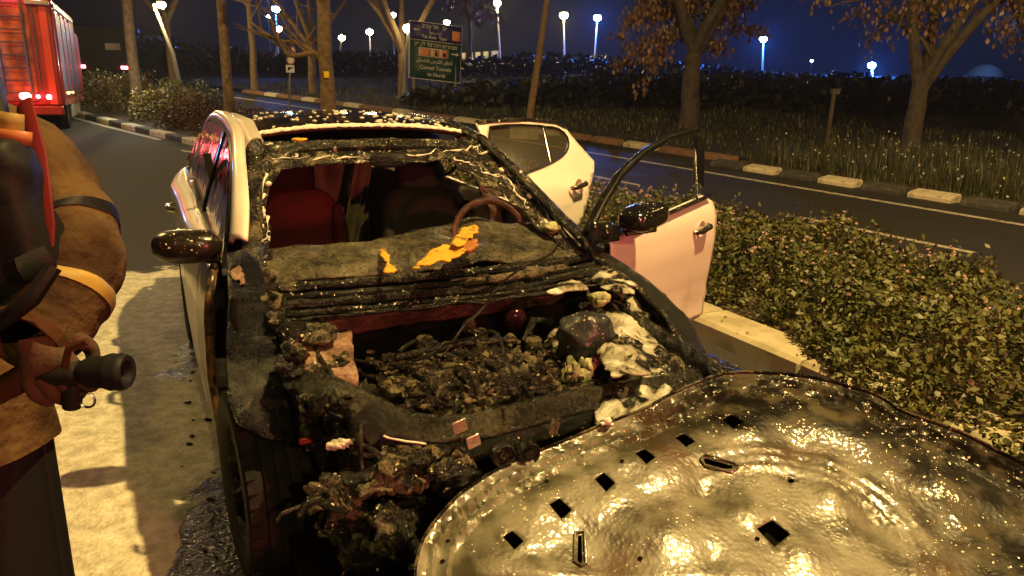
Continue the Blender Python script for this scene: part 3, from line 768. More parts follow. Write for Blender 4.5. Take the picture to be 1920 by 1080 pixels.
# pale outer arch of the right-hand side frame, between glass and pillar
def arch_r(u, w):
    p = interp3(u, [(-.62, -.765, 1.02), (-.74, -.735, 1.14), (-1.0, -.69, 1.28), (-1.35, -.655, 1.385), (-1.9, -.645, 1.43), (-2.6, -.64, 1.41), (-3.05, -.66, 1.30), (-3.30, -.71, 1.12)])
    q = interp3(u, [(-.50, -.715, 1.05), (-.66, -.68, 1.17), (-.98, -.645, 1.315), (-1.34, -.605, 1.415), (-1.9, -.59, 1.465), (-2.6, -.585, 1.45), (-3.14, -.60, 1.34), (-3.40, -.66, 1.12)])
    v = p.lerp(q, w); v.z += .02*math.sin(w*PI); v.y -= .015*math.sin(w*PI); return v
def interp3(u, pts):
    k = u*(len(pts)-1); i = min(int(k), len(pts)-2); f = k-i; g_ = lambda j: Vector(pts[max(0, min(len(pts)-1, j))])
    a, b, c, d = g_(i-1), g_(i), g_(i+1), g_(i+2)
    return .5*((2*b)+(c-a)*f+(2*a-5*b+4*c-d)*f*f+(3*b-a-3*c+d)*f**3)
mb = MB(); mb.surf(arch_r, 36, 5); o = mb.build('side_frame', M['paint'], car, solid=.02)
mb = MB(); mb.tube([interp3(i/24, [(-.62, -.775, 1.02), (-.74, -.745, 1.14), (-1.0, -.70, 1.28), (-1.35, -.665, 1.385), (-1.9, -.655, 1.43), (-2.6, -.65, 1.41), (-3.05, -.67, 1.28), (-3.2, -.76, 1.12)]) for i in range(25)], .010, 6)
mb.build('window_trim', M['chrome'], car)
# side glass
gl = lambda x, z: Vector((x, -interp(z, [(.95, .812), (1.1, .768), (1.42, .655)])-.004, z))
for nm, ol in (('front_side_glass', [(-.52, .965), (-.66, 1.09), (-1.0, 1.27), (-1.38, 1.385), (-1.50, 1.40), (-1.50, 1.0)]),
               ('rear_side_glass', [(-1.56, 1.005), (-1.56, 1.405), (-2.0, 1.425), (-2.55, 1.405), (-2.95, 1.29), (-3.1, 1.14), (-2.9, 1.09), (-2.3, 1.06)])):
    panel(nm, ol, gl, M['sideglass'], car, step=.06, thick=0)
mb = MB(); mb.tube([(-1.53, -.812, .985), (-1.53, -.772, 1.1), (-1.53, -.665, 1.41)], [.03, .03, .022], 6, flat=.3, up=(0, 1, .3)); mb.build('door_pillar_trim', M['blackglass'], car)
# shoulder crease and handles on the right
for sy in (-1, 1):
    def shf(a, b, sy=sy):
        x = -.95-2.40*a; o_ = side(x, .8)+.012+.030*math.sin(a*PI)*a; zi = 1.0+.085*a; 
        if b < .5: y = .80-.02*a+(o_-.80+.02*a)*math.sin(b*PI); z = zi-.06*(b*2)**1.6
        else: y = o_-(b-.5)*.03; z = zi-.06-.22*(b-.5)*2
        return Vector((x, sy*y*interp(a, [(0, .975), (.2, 1), (.9, 1), (1, .92)]), z))
    mb = MB(); mb.surf(shf, 30, 12); mb.build('body_shoulder', M['paint'], car, solid=.004)
for x in (-1.36, -2.25):
    hm = MB(); hm.tube([(x+.09, -.90, .93), (x+.05, -.935, .935), (x-.05, -.94, .94), (x-.09, -.905, .94)], [.012, .016, .016, .012], 8); hm.build('door_handle', M['steel'], car)
# rear end and hatch
mb = MB(); mb.surf(lambda a, b: Vector((-3.40+.02*math.sin(b*PI)-.10*(1-(2*b-1)**2), (2*b-1)*interp(a, [(0, .74), (.5, .78), (1, .66)]), .28+a*.85)), 6, 14); mb.build('rear_bumper', M['paint'], car, solid=.02)
mb = MB(); mb.surf(lambda a, b: Vector((-3.44-.0+a*.22, (2*b-1)*(.66-a*.12), 1.12+a*.24)), 3, 10); mb.build('rear_window', M['winglass'], car)

# roof: header, gap of the slid sunroof, glass panel and spoiler
ZR = lambda x: interp(x, [(-3.45, 1.33), (-3.1, 1.40), (-2.6, 1.465), (-2.1, 1.485), (-1.7, 1.475), (-1.36, 1.445), (-1.22, 1.385)])
def roofp(x, b, up=0): return Vector((x-.05*(2*b-1)**2*0-.06*abs(2*b-1)**2, (2*b-1)*.555, ZR(x)-.045*abs(2*b-1)**2.4+up))
mb = MB(); mb.surf(lambda a, b: roofp(-1.33-a*1.45, b), 20, 20); mb.build('sunroof_glass', M['blackglass'], car, solid=.008)
mb = MB(); mb.surf(lambda a, b: roofp(-2.80-a*.66, b), 8, 16); mb.build('rear_roof_panel', M['blackglass'], car, solid=.012)
def hdr(a, b):   # rolled header bar above the windscreen
    t = a*PI*1.15; y = (2*b-1)*.575; cx_ = -1.175-.055*abs(2*b-1)**2; r = .052+.006*noise.noise(Vector((y*6, a*3, 0)))
    return Vector((cx_+r*math.cos(t-.5)*1.3, y, 1.352-.035*abs(2*b-1)**2.2+r*math.sin(t-.5)*.62))
mb = MB(); mb.surf(hdr, 12, 60, 0, 1.7); mb.build('roof_header', M['char_foam'], car)
mb = MB(); mb.surf(lambda a, b: roofp(-1.325-.02*a, b, -.022*a), 2, 30); mb.build('sunroof_front_trim', M['red_tinted'], car, solid=.008)
mb = MB(); mb.surf(lambda a, b: Vector((-1.26-.14*a, (2*b-1)*.53, 1.350-.01*b)), 3, 10); mb.build('wind_deflector', M['void'], car, solid=.004)
rr = random.Random(8)
mb = MB()
mb.surf(lambda a, b: roofp(-1.318-a*.028-.012*max(0, fbm(b*40, a, 4)), b, .010*math.sin(a*PI)+.006+.004*noise.noise(Vector((b*60, a, 0)))), 4, 150)
mb.build('foam_edge', M['foam'], car, solid=.004)
mb = MB(); q = Vector(K(562, 262, 'Z', 1.41)); mb.lump(q, (.012, .035, .009), .5, 40, 3); mb.build('yellow_scrap', M['orange'], car)
# foam spatters on the roof glass (nobody could count them)
fd = MB()
for i in range(120):
    b = rr.random(); a = rr.random()**1.6*1.3+.02; r = rr.uniform(.005, .017)*(1.5 if rr.random() < .12 else 1)
    p = roofp(-1.36-a, b, .004); fd.lump(p, (r*rr.uniform(.8, 1.6), r, .005), .45, 60, i, 5, 8)
o = fd.build('foam_spatter', M['foam'], car); o['kind'] = 'stuff'

# windscreen remains: soot-coated glass with the middle fallen out
WA, WB = Vector((-.36, 0, .935)), Vector((-1.20, 0, 1.375))
WN = (WB-WA).cross(Vector((0, 1, 0))).normalized()
def wpx(px, py):
    d = _F+_R*((px-960)/F_PX)-_U*((py-540)/F_PX); o = car_i @ CAM; d = car_i.to_3x3() @ d
    p = o+d*((WA-o).dot(WN)/d.dot(WN)); return (p.y, (p-WA).length if False else ((p-WA)-Vector((0, p.y, 0))).length*(1 if p.z > WA.z else -1))
def wfn(u, v): 
    q = WA+(WB-WA).normalized()*v; return Vector((q.x-.0-.05*(u/.7)**2, u, q.z+.0))
hole = [wpx(*p) for p in ((503, 500), (512, 430), (498, 400), (508, 352), (530, 318), (600, 308), (700, 303), (745, 300), (757, 306), (772, 302), (800, 304), (830, 296), (850, 298), (862, 318), (885, 325), (902, 348), (925, 352), (950, 362), (963, 382), (985, 392), (1000, 412), (1012, 432), (1040, 445), (1064, 470))]
L_ = (WB-WA).length
hole = [(u, max(.012, min(v, L_-.03))) for u, v in hole]+[(.60, .012), (-.62, .012)]
panel('windscreen_glass', [(-.715, 0), (.715, 0), (.585, L_), (-.585, L_)], wfn, M['crackglass'], car, holes=[hole], step=.028, thick=.006, jit=.008)
# foam threads along the broken glass edge
mb = MB()
def wp(px, py, off=.006):
    u, v = wpx(px, py); return wfn(u, v)+WN*(-off if WN.x < 0 else off)
for path, r in (([(510, 300), (600, 300), (700, 297), (800, 294), (870, 283), (905, 275)], .0035), ([(880, 282), (915, 285), (940, 296), (960, 320), (985, 350), (1010, 370), (1040, 395), (1075, 440)], .0035),
                ([(850, 298), (885, 312), (925, 330), (960, 345), (978, 372), (1000, 395)], .004), ([(498, 330), (492, 390), (505, 420), (498, 470)], .005), ([(905, 270), (950, 310), (1010, 380), (1080, 460)], .0025)):
    dn = []
    for a, b in zip(path, path[1:]):
        for j in range(7): dn.append((a[0]+(b[0]-a[0])*j/7+rr.gauss(0, 3.2), a[1]+(b[1]-a[1])*j/7+rr.gauss(0, 3.2)))
    mb.tube([wp(*p) for p in dn], [r*rr.choice((.15, .4, .8, 1.3, 1.8)) for _ in dn], 6)
for p in ((505, 350), (495, 400), (490, 430), (945, 322), (1000, 372)): mb.lump(wp(*p), (.02, .014, .012), .5, 30, p[0])
mb.build('foam_threads', M['foam'], car)

# dashboard: sagging melted shell
def dashf(a, b):
    y = -.70+1.40*b
    x0 = -.30-.05*abs(2*b-1)**2; x = x0-a*interp(b, [(0, .42), (.35, .40), (.6, .55), (.75, .62), (1, .42)])
    z = interp(a, [(0, .915), (.15, .945), (.5, .985), (.8, .995), (.93, .975), (1, .90)])
    z += .026*fbm(y*3.1, x*4, 3)+.006*fbm(y*9, x*10, 8)+interp(b, [(0, -.04), (.3, -.02), (.55, .01), (.75, .035), (.9, .0), (1, -.02)])*a
    return Vector((x, y, z))
mb = MB(); mb.surf(dashf, 30, 70); mb.build('dashboard', M['greyplastic'], car, solid=.012)
mb = MB(); mb.surf(lambda a, b: Vector((-.68-.12*a*math.sin(b*PI), -.68+1.36*b, .93-.42*a+.02*fbm(b*8, a*4, 2))), 8, 30); mb.build('dashboard_face', M['softblack'], car, solid=.01)
def onpatch(poly, name, mat, z, seed, th=.006):
    ol = [(K(x, y, 'Z', z).x, K(x, y, 'Z', z).y) for x, y in poly]
    ol = ragged(ol, .006, .012, seed, 40)
    return panel(name, ol, lambda u, v: Vector((u, v, z+.012*noise.noise(Vector((u*18, v*18, seed))))), mat, car, step=.014, thick=th, jit=.003)
onpatch([(776, 502), (786, 488), (800, 478), (806, 470), (826, 462), (842, 458), (862, 462), (873, 470), (868, 478), (850, 482), (842, 489), (826, 486), (812, 494), (798, 494), (786, 500)], 'torn_airbag_foam', M['orange'], 1.035, 1)
onpatch([(855, 440), (868, 428), (882, 420), (895, 424), (897, 434), (884, 444), (872, 452), (872, 458), (856, 460), (846, 455)], 'torn_airbag_foam', M['orange'], 1.055, 2)
onpatch([(860, 448), (876, 442), (892, 446), (896, 458), (884, 464), (866, 462)], 'toasted_foam', M['brown_orange'], 1.04, 3, .02)
onpatch([(712, 468), (722, 470), (730, 480), (728, 492), (735, 500), (744, 505), (735, 509), (720, 506), (724, 492), (716, 480)], 'torn_airbag_foam', M['orange'], .99, 4)
# cowl: ledges, wiper linkage, plenum
for k, (x, z, r, mt) in enumerate(((-.27, .905, .022, 'char'), (-.20, .885, .016, 'char_gloss'), (-.13, .875, .020, 'char'), (-.06, .862, .014, 'char'))):
    mb = MB(); mb.tube([(x-.045*abs(2*i/24-1)**2*1.4, -.70+1.40*i/24, z+.008*noise.noise(Vector((i*.9, k, 0)))) for i in range(25)], [r*(1+.4*noise.noise(Vector((i*.7, k, 4)))) for i in range(25)], 8, flat=.8); mb.build('cowl_ledge', M[mt], car)
mb = MB(); mb.surf(lambda a, b: Vector((-.31+.32*a-.05*abs(2*b-1)**2, -.70+1.4*b, .865-.05*math.sin(a*PI)+.012*fbm(a*5, b*12, 3))), 14, 60); mb.build('cowl_panel', M['char'], car, solid=.006)
mb = MB(); mb.tube([(-.12, .02, .905), (-.13, .25, .91), (-.16, .5, .92)], [.014, .018, .012], 8); mb.lump((-.13, .33, .912), (.03, .05, .028), .3, 20, 2); mb.build('wiper_linkage', M['char_ash'], car)
mb = MB(); mb.tube([(-.02, .12, .89), (-.03, .3, .895), (-.10, .62, .92)], [.008, .01, .008], 6); mb.build('wiper_arm', M['char_gloss'], car)
mb = MB(); mb.box((-.16, .03, .912), (.02, .10, .003)).box((-.165, .12, .915), (.02, .05, .003)); mb.build('foil_strip', M['steel'], car)
# pale edged front flange of the cowl with the bulkhead under it, red light painted into its colour
fl_ = [K(x, y, 'X', -.02) for x, y in ((585, 606), (640, 596), (700, 586), (780, 576), (850, 568), (920, 562), (1000, 552), (1040, 550), (1075, 530))]
fl_ = [Vector((-.02-.04*abs(p.y)**2, p.y, p.z)) for p in fl_]
mb = MB(); mb.tube(fl_, [.006, .008, .008, .007, .006, .005, .007, .012, .012], 8); mb.build('cowl_flange', M['char_foam'], car)
mb = MB(); mb.surf(lambda a, b: Vector((fl_curve(b).x-.02*a-.03*a*a, fl_curve(b).y, fl_curve(b).z-.012-.085*a+.006*fbm(b*9, a*3, 2))), 8, 40) if False else None
def flc(b): 
    k = b*(len(fl_)-1); i = min(int(k), len(fl_)-2); return fl_[i].lerp(fl_[i+1], k-i)
mb = MB(); mb.surf(lambda a, b: Vector((flc(b).x-.03*a, flc(b).y, flc(b).z-.008-(.075-.03*b)*a+.006*fbm(b*9, a*3, 2))), 8, 40); mb.build('bulkhead_upper', M['red_tinted'], car, solid=.006)
mb = MB(); mb.surf(lambda a, b: Vector((-.10+.02*fbm(a*3, b*6, 1), -.60+1.22*b, .80-.55*a)), 10, 30); mb.build('bulkhead_lower', M['void'], car)

# engine bay tub
for sy in (-1, 1):
    mb = MB(); mb.surf(lambda a, b: Vector((-.05+.72*b, sy*(.60-.14*max(0, b-.5)*2*0+.02*fbm(a*4, b*5, sy)), .82-.45*a-.05*b)), 8, 16); mb.build('inner_wing', M['char'], car, solid=.008)
MB().box((.33, 0, .30), (.85, 1.2, .04)).build('bay_undertray', M['void'], car)
# engine and ancillaries
mb = MB(); mb.lump((.30, -.10, .60), (.25, .27, .12), .16, 7, 3, 70, 100, .45, amp2=.22); mb.build('engine_block', M['engine'], car)
def crust(name, x0, x1, y0, y1, z0, amp, mat, seed, drop=.22, n=(90, 110), ribs=0):
    def fn(a, b):
        x = x0+(x1-x0)*a; y = y0+(y1-y0)*b
        e = min(1, min(a, 1-a)*9)*min(1, min(b, 1-b)*9); e = e**.5
        w = Vector((x*13, y*13, seed)); q = noise.noise_vector(w*.6)
        h = noise.noise(w+q*.8)+.55*noise.noise(w*2.3+q)+.35*abs(noise.noise(w*5))+.22*noise.noise(w*10)
        t = math.floor(h*3.2)/3.2; h = h*.45+t*.55
        z = z0+amp*h+ribs*max(0, math.sin(y*46))**3
        return Vector((x+.012*noise.noise(w*2+Vector((5, 0, 0))), y+.012*noise.noise(w*2+Vector((0, 5, 0))), z-drop*(1-e)))
    mb = MB(); mb.surf(fn, *n); return mb.build(name, M[mat], car, angle=60)
crust('engine_cover', .05, .50, -.37, .14, .715, .036, 'engine', 5, ribs=.012)
crust('battery_remains', .36, .60, -.06, .20, .66, .03, 'engine', 15, n=(50, 50))
for k in range(4): 
    y = -.30+.12*k; mb = MB(); mb.tube([(.22, y, .715), (.36, y+.005, .745), (.47, y+.01, .71), (.52, y+.01, .62)], [.020, .022, .022, .020], 10, flat=.8); mb.build('intake_runner', M['engine'], car)
mb = MB(); mb.tube([(.14, -.34, .74), (.12, -.10, .755), (.13, .12, .74)], .014, 10); mb.build('fuel_rail', M['char'], car)
for k, (x, y, z) in enumerate(((.10, -.22, .76), (.12, -.02, .765), (.42, .10, .71), (.16, .18, .72))):
    mb = MB(); mb.lathe([(.001, .03), (.022, .03), (.030, .022), (.032, -.04)], (x, y, z), 'Z', 20); mb.build('charred_cap', M['char_ash'], car)
mb = MB(); mb.lathe([(.05, -.05), (.058, -.04), (.058, .05), (.045, .06), (.001, .06)], (.42, -.40, .62), 'X', 24); mb.build('oil_filter', M['char'], car)
mb = MB(); mb.lathe([(.02, -.012), (.062, -.012), (.066, -.006), (.058, 0), (.066, .006), (.062, .012), (.02, .012)], (.58, -.22, .56), 'X', 30); mb.build('pulley', M['char'], car)
for k in range(5):
    rr = random.Random(60+k); p = [Vector((.02+.04*k, -.5+.05*k, .72))]; d = Vector((rr.uniform(.2, .6), 1, rr.uniform(-.1, .2))).normalized()
    for q_ in range(16): d = (d+Vector((rr.gauss(0, .25), rr.gauss(0, .15), rr.gauss(-.02, .22)))).normalized(); p.append(p[-1]+d*.045)
    mb = MB(); mb.tube(p, [.005]*17, 6); mb.build('wire_loom', M['char_gloss'], car)
mb = MB(); mb.box((.20, -.30, .40), (.3, .12, .45)); mb.lump((.23, -.36, .66), (.07, .06, .05), .3, 14, 9, 20, 28, .8, amp2=.2); mb.build('engine_mount', M['engine'], car)
mb = MB(); mb.lump((.46, .10, .60), (.12, .14, .11), .3, 11, 12, 30, 40, .7, amp2=.25); mb.build('alternator', M['engine'], car)
rr = random.Random(19)
for i in range(13):
    a = Vector((rr.uniform(-.02, .55), rr.uniform(-.5, .25), rr.uniform(.60, .74))); p = [a]
    d = Vector((rr.gauss(0, 1), rr.gauss(0, 1), 0)).normalized()
    for k in range(6): d = (d+Vector((rr.gauss(0, .5), rr.gauss(0, .5), rr.gauss(-.05, .25)))).normalized(); p.append(p[-1]+d*.045)
    mb = MB(); mb.tube(p, [.006+.006*rr.random()]*7, 7); mb.build('charred_hose', M['char_gloss'] if i % 2 else M['engine'], car)
rub = MB()
for i in range(340):
    c = Vector((rr.uniform(.05, .56), rr.uniform(-.42, .20), rr.uniform(.72, .755)-.01))
    r = rr.uniform(.004, .015); rub.lump(c, (r, r*rr.uniform(.5, 2), r*.6), .9, 60, i, 7, 9)
o = rub.build('engine_debris', M['engine'], car); o['kind'] = 'stuff'
mb = MB(); c = K(880, 612, 'X', -.04); mb.lathe([(.001, .012), (.012, .012), (.015, .02), (.020, .018), (.022, .006), (.028, .004), (.030, -.01), (.001, -.012)], c, 'X', 24); mb.build('filler_cap', M['char_ash'], car)
mb = MB(); mb.lump(K(965, 600, 'X', -.02), (.035, .05, .05), .2, 14, 4, 18, 24); mb.build('brake_booster', plain('glossy_dark_booster', (.05, .01, .02), .12, .6), car)
mb = MB(); mb.tube([K(985, 640, 'X', .02), K(1000, 600, 'X', 0), K(1030, 600, 'X', 0), K(1045, 660, 'X', .05)], .018, 10); mb.build('charred_hose', M['char_gloss'], car)
# right strut tower: burnt steel box
def bx8(c, mat, name, seed, amp=.012):
    lo = c[:4]; hi = c[4:]
    mb = MB()
    for quad in ((lo[0], lo[1], hi[1], hi[0]), (lo[1], lo[2], hi[2], hi[1]), (lo[2], lo[3], hi[3], hi[2]), (lo[3], lo[0], hi[0], hi[3]), (hi[0], hi[1], hi[2], hi[3])):
        q = [Vector(p) for p in quad]
        mb.surf(lambda a, b: q[0].lerp(q[1], a).lerp(q[3].lerp(q[2], a), b)+Vector([amp*fbm(q[0].lerp(q[1], a).lerp(q[3].lerp(q[2], a), b).x*14+k, q[0].lerp(q[1], a).lerp(q[3].lerp(q[2], a), b).y*14+q[0].lerp(q[1], a).lerp(q[3].lerp(q[2], a), b).z*11, seed) for k in range(3)]), 14, 14)
    return mb.build(name, mat, car, solid=.006)
bx8([(-.02, -.44, .55), (.33, -.52, .55), (.33, -.68, .55), (-.02, -.68, .55), (-.02, -.455, .80), (.30, -.515, .765), (.28, -.67, .78), (-.04, -.66, .82)], M['pinkash'], 'strut_tower', 3)
mb = MB(); mb.lump((.02, -.60, .83), (.12, .09, .03), .4, 9, 7, 20, 30, .9, amp2=.2); mb.build('ash_heap', M['char_ash'], car)
# left side: foam covered strut tower, melted airbox
mb = MB(); mb.lump((.24, .42, .60), (.33, .17, .15), .30, 6, 21, 40, 56, .9, amp2=.10); mb.build('burnt_tower', M['foamy'], car)
mb = MB(); mb.lump(K(1095, 640, 'Z', .76), (.13, .10, .10), .5, 6, 31, 40, 50, .6, amp2=.10); mb.build('melted_airbox', M['sootplastic'], car)
def foamheap(name, pts_, seed, mat='foam', zz=None):
    rr = random.Random(seed)
    for (px, py, z, rx, ry, rz_) in pts_:
        mb = MB()
        c = K(px, py, 'Z', z)
        for j in range(6):
            q = c+Vector((rr.uniform(-rx, rx)*.7, rr.uniform(-ry, ry)*.7, rr.uniform(-.01, .014)))
            mb.lump(q, (rx*rr.uniform(.3, .7), ry*rr.uniform(.3, .7), rz_*rr.uniform(.6, 1.2)), .6, 12, rr.random()*50, 16, 24, amp2=.25)
        mb.build(name, M[mat], car)
def smear(name, poly, z, amp, mat, seed, fr=14, tilt=(0, 0)):
    ol = ragged([(K(x, y, 'Z', z).x, K(x, y, 'Z', z).y) for x, y in poly], .009, .035, seed, 16); cx_ = sum(p[0] for p in ol)/len(ol); cy_ = sum(p[1] for p in ol)/len(ol)
    def fn(u, v):
        de = min(math.hypot(u-a, v-b) for a, b in ol)
        w = Vector((u*fr, v*fr, seed)); q = noise.noise_vector(w*.5)*1.2
        h = noise.noise(w+q)+.5*noise.noise(w*2.4+q*2)+.25*noise.noise(w*6)
        return Vector((u+q.x*.01, v+q.y*.01, z+tilt[0]*(u-cx_)+tilt[1]*(v-cy_)+amp*h*min(1, de/.03)+amp*(min(1, de/.04)-.6)))
    return panel(name, ol, fn, mat, car, step=.011, thick=.006, jit=.002)
smear('foam_drift', [(1085, 470), (1120, 490), (1165, 520), (1210, 560), (1250, 605), (1268, 650), (1262, 700), (1200, 708), (1130, 716), (1112, 700), (1140, 660), (1150, 620), (1128, 590), (1110, 560), (1085, 530)], .80, .026, M['foamy'], 5, 12, (-.15, 0))
smear('foam_drift', [(1095, 478), (1130, 488), (1180, 515), (1200, 545), (1150, 545), (1110, 520)], .880, .016, M['foam_rich'], 15, 22)
smear('foam_drift', [(1030, 545), (1050, 528), (1090, 520), (1100, 535), (1060, 545)], .905, .012, M['foam_rich'], 25, 22)
smear('foam_drift', [(1120, 640), (1180, 620), (1215, 650), (1225, 690), (1150, 700), (1130, 680)], .80, .020, M['foam_rich'], 35, 20)
foamheap('soiled_foam_heap', [(1075, 700, .72, .05, .05, .045), (1105, 690, .73, .03, .03, .03), (1035, 428, 1.01, .05, .06, .03), (1130, 560, .86, .05, .05, .02)], 9, 'foam_olive')
foamheap('ash_heap', [(1095, 575, .80, .06, .06, .02), (1245, 560, .82, .06, .03, .012)], 12, 'char_ash')
# front wings
def wingL(a, b):
    x = -.42+.98*a; out_ = interp(x, [(-.42, .875), (0, .865), (.3, .83), (.5, .76), (.58, .69)]); z0 = interp(x, [(-.42, .895), (-.05, .845), (.27, .775), (.46, .70), (.6, .62)])
    t = b*1.15
    return Vector((x, out_-.15*(1-min(1, t*1.2))**1.4+.012*math.sin(t*3)-.0, z0+.035*math.sin(min(1, t)*PI*.5+.9)-.42*max(0, t-.28)**1.5+.004*fbm(x*9, t*7, 2)))
mb = MB(); mb.surf(wingL, 40, 24, 0, 1, 0, 1); mb.build('front_wing', M['char_gloss'], car, solid=.008)
mb = MB(); mb.tube([wingL(i/30, .03)+Vector((0, -.012, .006)) for i in range(31)], [.010*(1+.3*noise.noise(Vector((i*.6, 0, 0)))) for i in range(31)], 8); mb.build('wing_gutter', M['char'], car)
mb = MB(); mb.tube([K(x, y, 'Z', z) for x, y, z in ((1175, 560, .80), (1240, 590, .78), (1270, 640, .74), (1272, 690, .70), (1255, 712, .70))], [.02, .03, .035, .03, .02], 10, flat=.7); mb.build('headlamp_rim', M['char_ash'], car)
mb = MB(); mb.lump((.52, .66, .60), (.17, .14, .12), .2, 8, 17, 26, 36, .8, amp2=.06); mb.build('front_bumper_corner', M['char'], car)
# torn front right wing, hanging down over the wheel
FLAPZ = [(425, 478), (452, 470), (486, 492), (500, 560), (516, 630), (534, 690), (546, 760), (556, 832), (500, 822), (446, 792), (430, 730), (424, 650), (428, 560)]
def flapx(px, py):
    x = interp(py, [(470, -.42), (560, -.12), (700, .12), (830, .30)]); return x
def flp(u, v):
    x = flapx(u, v)+.035*math.sin((u-425)/45+v/60)+.02*noise.noise(Vector((u/40, v/40, 0)))
    return K(u, v, 'X', x)
panel('front_wing', FLAPZ, flp, M['char_gloss'] if False else None, car, step=9, thick=.006, jit=1.5)
wingo = [o for o in car.children if o.name.startswith('front_wing')][-1]; wingo['label'] = 'torn sooty wing with bluish sheen and pale scuff'
def flapmat():
    m = burnt('torn_wing_skin', dark=(.004, .005, .009), ash=(.032, .032, .03), amt=.58, scale=12, rlo=.15, rhi=.45, spk=200, spks=.4)
    t = m.node_tree; b = t.nodes['Principled BSDF']; src = b.inputs['Base Color'].links[0].from_socket
    n = _tex(t, 'NOISE', 4.2, 5); t.links.new(_mix(t, _ramp(t, n.outputs[0], [(.60, 0.0), (.74, 1.0)]), src, (.085, .085, .075)), b.inputs['Base Color'])
    b.inputs['Coat Weight'].default_value = .5; return m
M['flap'] = flapmat(); M['flap'].node_tree.nodes['Principled BSDF'].inputs['Metallic'].default_value = .35; wingo.data.materials.append(M['flap'])
mb = MB(); e_ = [(428, 735), (446, 792), (475, 806), (500, 820), (530, 824), (556, 834), (552, 790), (544, 745)]
mb.tube([flp(*p) for p in e_], [.004, .005, .006, .005, .006, .005, .004, .003], 6); mb.build('torn_edge', M['char_ash'], car)
mb = MB(); mb.tube([K(440, 560, 'X', .0), K(436, 590, 'X', .03), K(446, 622, 'X', .05)], [.012, .014, .008], 8, flat=.4); mb.build('wing_slot', M['void'], car)
onp = panel('peeled_paint', ragged([(430, 500), (440, 494), (452, 507), (461, 522), (455, 538), (446, 530), (436, 520)], 3, 9, 4, .12), lambda u, v: K(u, v, 'X', flapx(u, v)+.03), M['pinkash'], car, step=6, thick=.003)
# inner edge rubble between wing and tower
for i, (x, y, z) in enumerate(((505, 560, .90), (520, 600, .87), (540, 620, .86), (555, 660, .84), (545, 690, .80), (560, 720, .76), (500, 520, .93), (530, 575, .87), (495, 480, .97), (585, 700, .77), (620, 720, .74), (680, 735, .70), (640, 690, .76))):
    mb = MB(); mb.lump(K(x, y, 'Z', z), (.05, .035, .022), .8, 14, i*3, 30, 40, .9, amp2=.7); mb.build('ash_heap', M[('char_ash', 'char', 'char_gloss')[i % 3]], car)

# radiator support: bowed beam across the nose
sup = [K(x, y, 'Z', z) for x, y, z in ((575, 712, .77), (640, 742, .76), (700, 772, .74), (760, 796, .72), (830, 804, .70), (900, 796, .70), (980, 776, .70), (1060, 755, .70), (1150, 737, .70), (1240, 722, .70), (1310, 708, .69))]
def supf(a, b):
    k = b*(len(sup)-1); i = min(int(k), len(sup)-2); p = sup[i].lerp(sup[i+1], k-i); d = (sup[min(i+1, len(sup)-1)]-sup[i]).normalized(); n = Vector((d.y, -d.x, 0))*-1
    if n.x < 0: n = -n
    w = .055; r = a*2-1
    return p+n*(w*r)+Vector((0, 0, .018*(1-r*r)-.03*max(0, r-.55)*2+.010*math.cos(a*PI*4)+.004*fbm(p.x*20+a*3, p.y*20, 1)))
mb = MB(); mb.surf(supf, 16, 140); mb.build('radiator_support', M['soot_steel'], car, solid=.01)
mb = MB(); mb.surf(lambda a, b: supf(1, b)+Vector((.012*a, 0, -.055*a)), 3, 60); mb.build('support_lip', M['char_gloss'], car, solid=.004)
mb = MB(); mb.tube([supf(1.02, i/40)+Vector((.004, 0, -.0)) for i in range(1, 15)], .0035, 6); mb.build('pale_seal_edge', M['foam'], car)
mb = MB(); mb.surf(lambda a, b: supf(1.0, .01+b*.25)+Vector((.010+.002*a, 0, -.004-.018*a)), 2, 20); mb.build('blue_seal_strip', M['bluepaint'], car)  # blue reflective strip along the support lip
for x, y in ((888, 828), (862, 800)):
    c = K(x, y, 'X', .80); mb = MB(); mb.box(c, (.004, .040, .036), Matrix.Rotation(rad(14), 3, 'X')); mb.build('foil_bracket', M['steel'], car, bevel=.002)
c = K(1040, 800, 'X', .80); mb = MB(); mb.box(c, (.004, .028, .05), Matrix.Rotation(rad(-14), 3, 'X')); mb.build('bracket', M['char_ash'], car, bevel=.002)
for x, y in ((940, 850), (987, 846)):
    c = K(x, y, 'X', .79); mb = MB(); mb.lathe([(.034, 0), (.034, .02), (.030, .024), (.026, .018), (.014, .016), (.012, .022), (.001, .022)], c, 'X', 28); mb.build('horn', M['char'], car)
mb = MB(); mb.surf(lambda a, b: Vector((.66+.01*fbm(a*4, b*9, 3), -.48+1.0*b, .66-.50*a)), 8, 24); mb.build('radiator', M['void'], car, solid=.02)
mb = MB(); mb.tube([(.66, -.5, .44), (.74, -.3, .45), (.76, 0, .45), (.74, .3, .45), (.66, .5, .44)], .04, 8, flat=1.2); mb.build('crash_beam', M['char'], car)
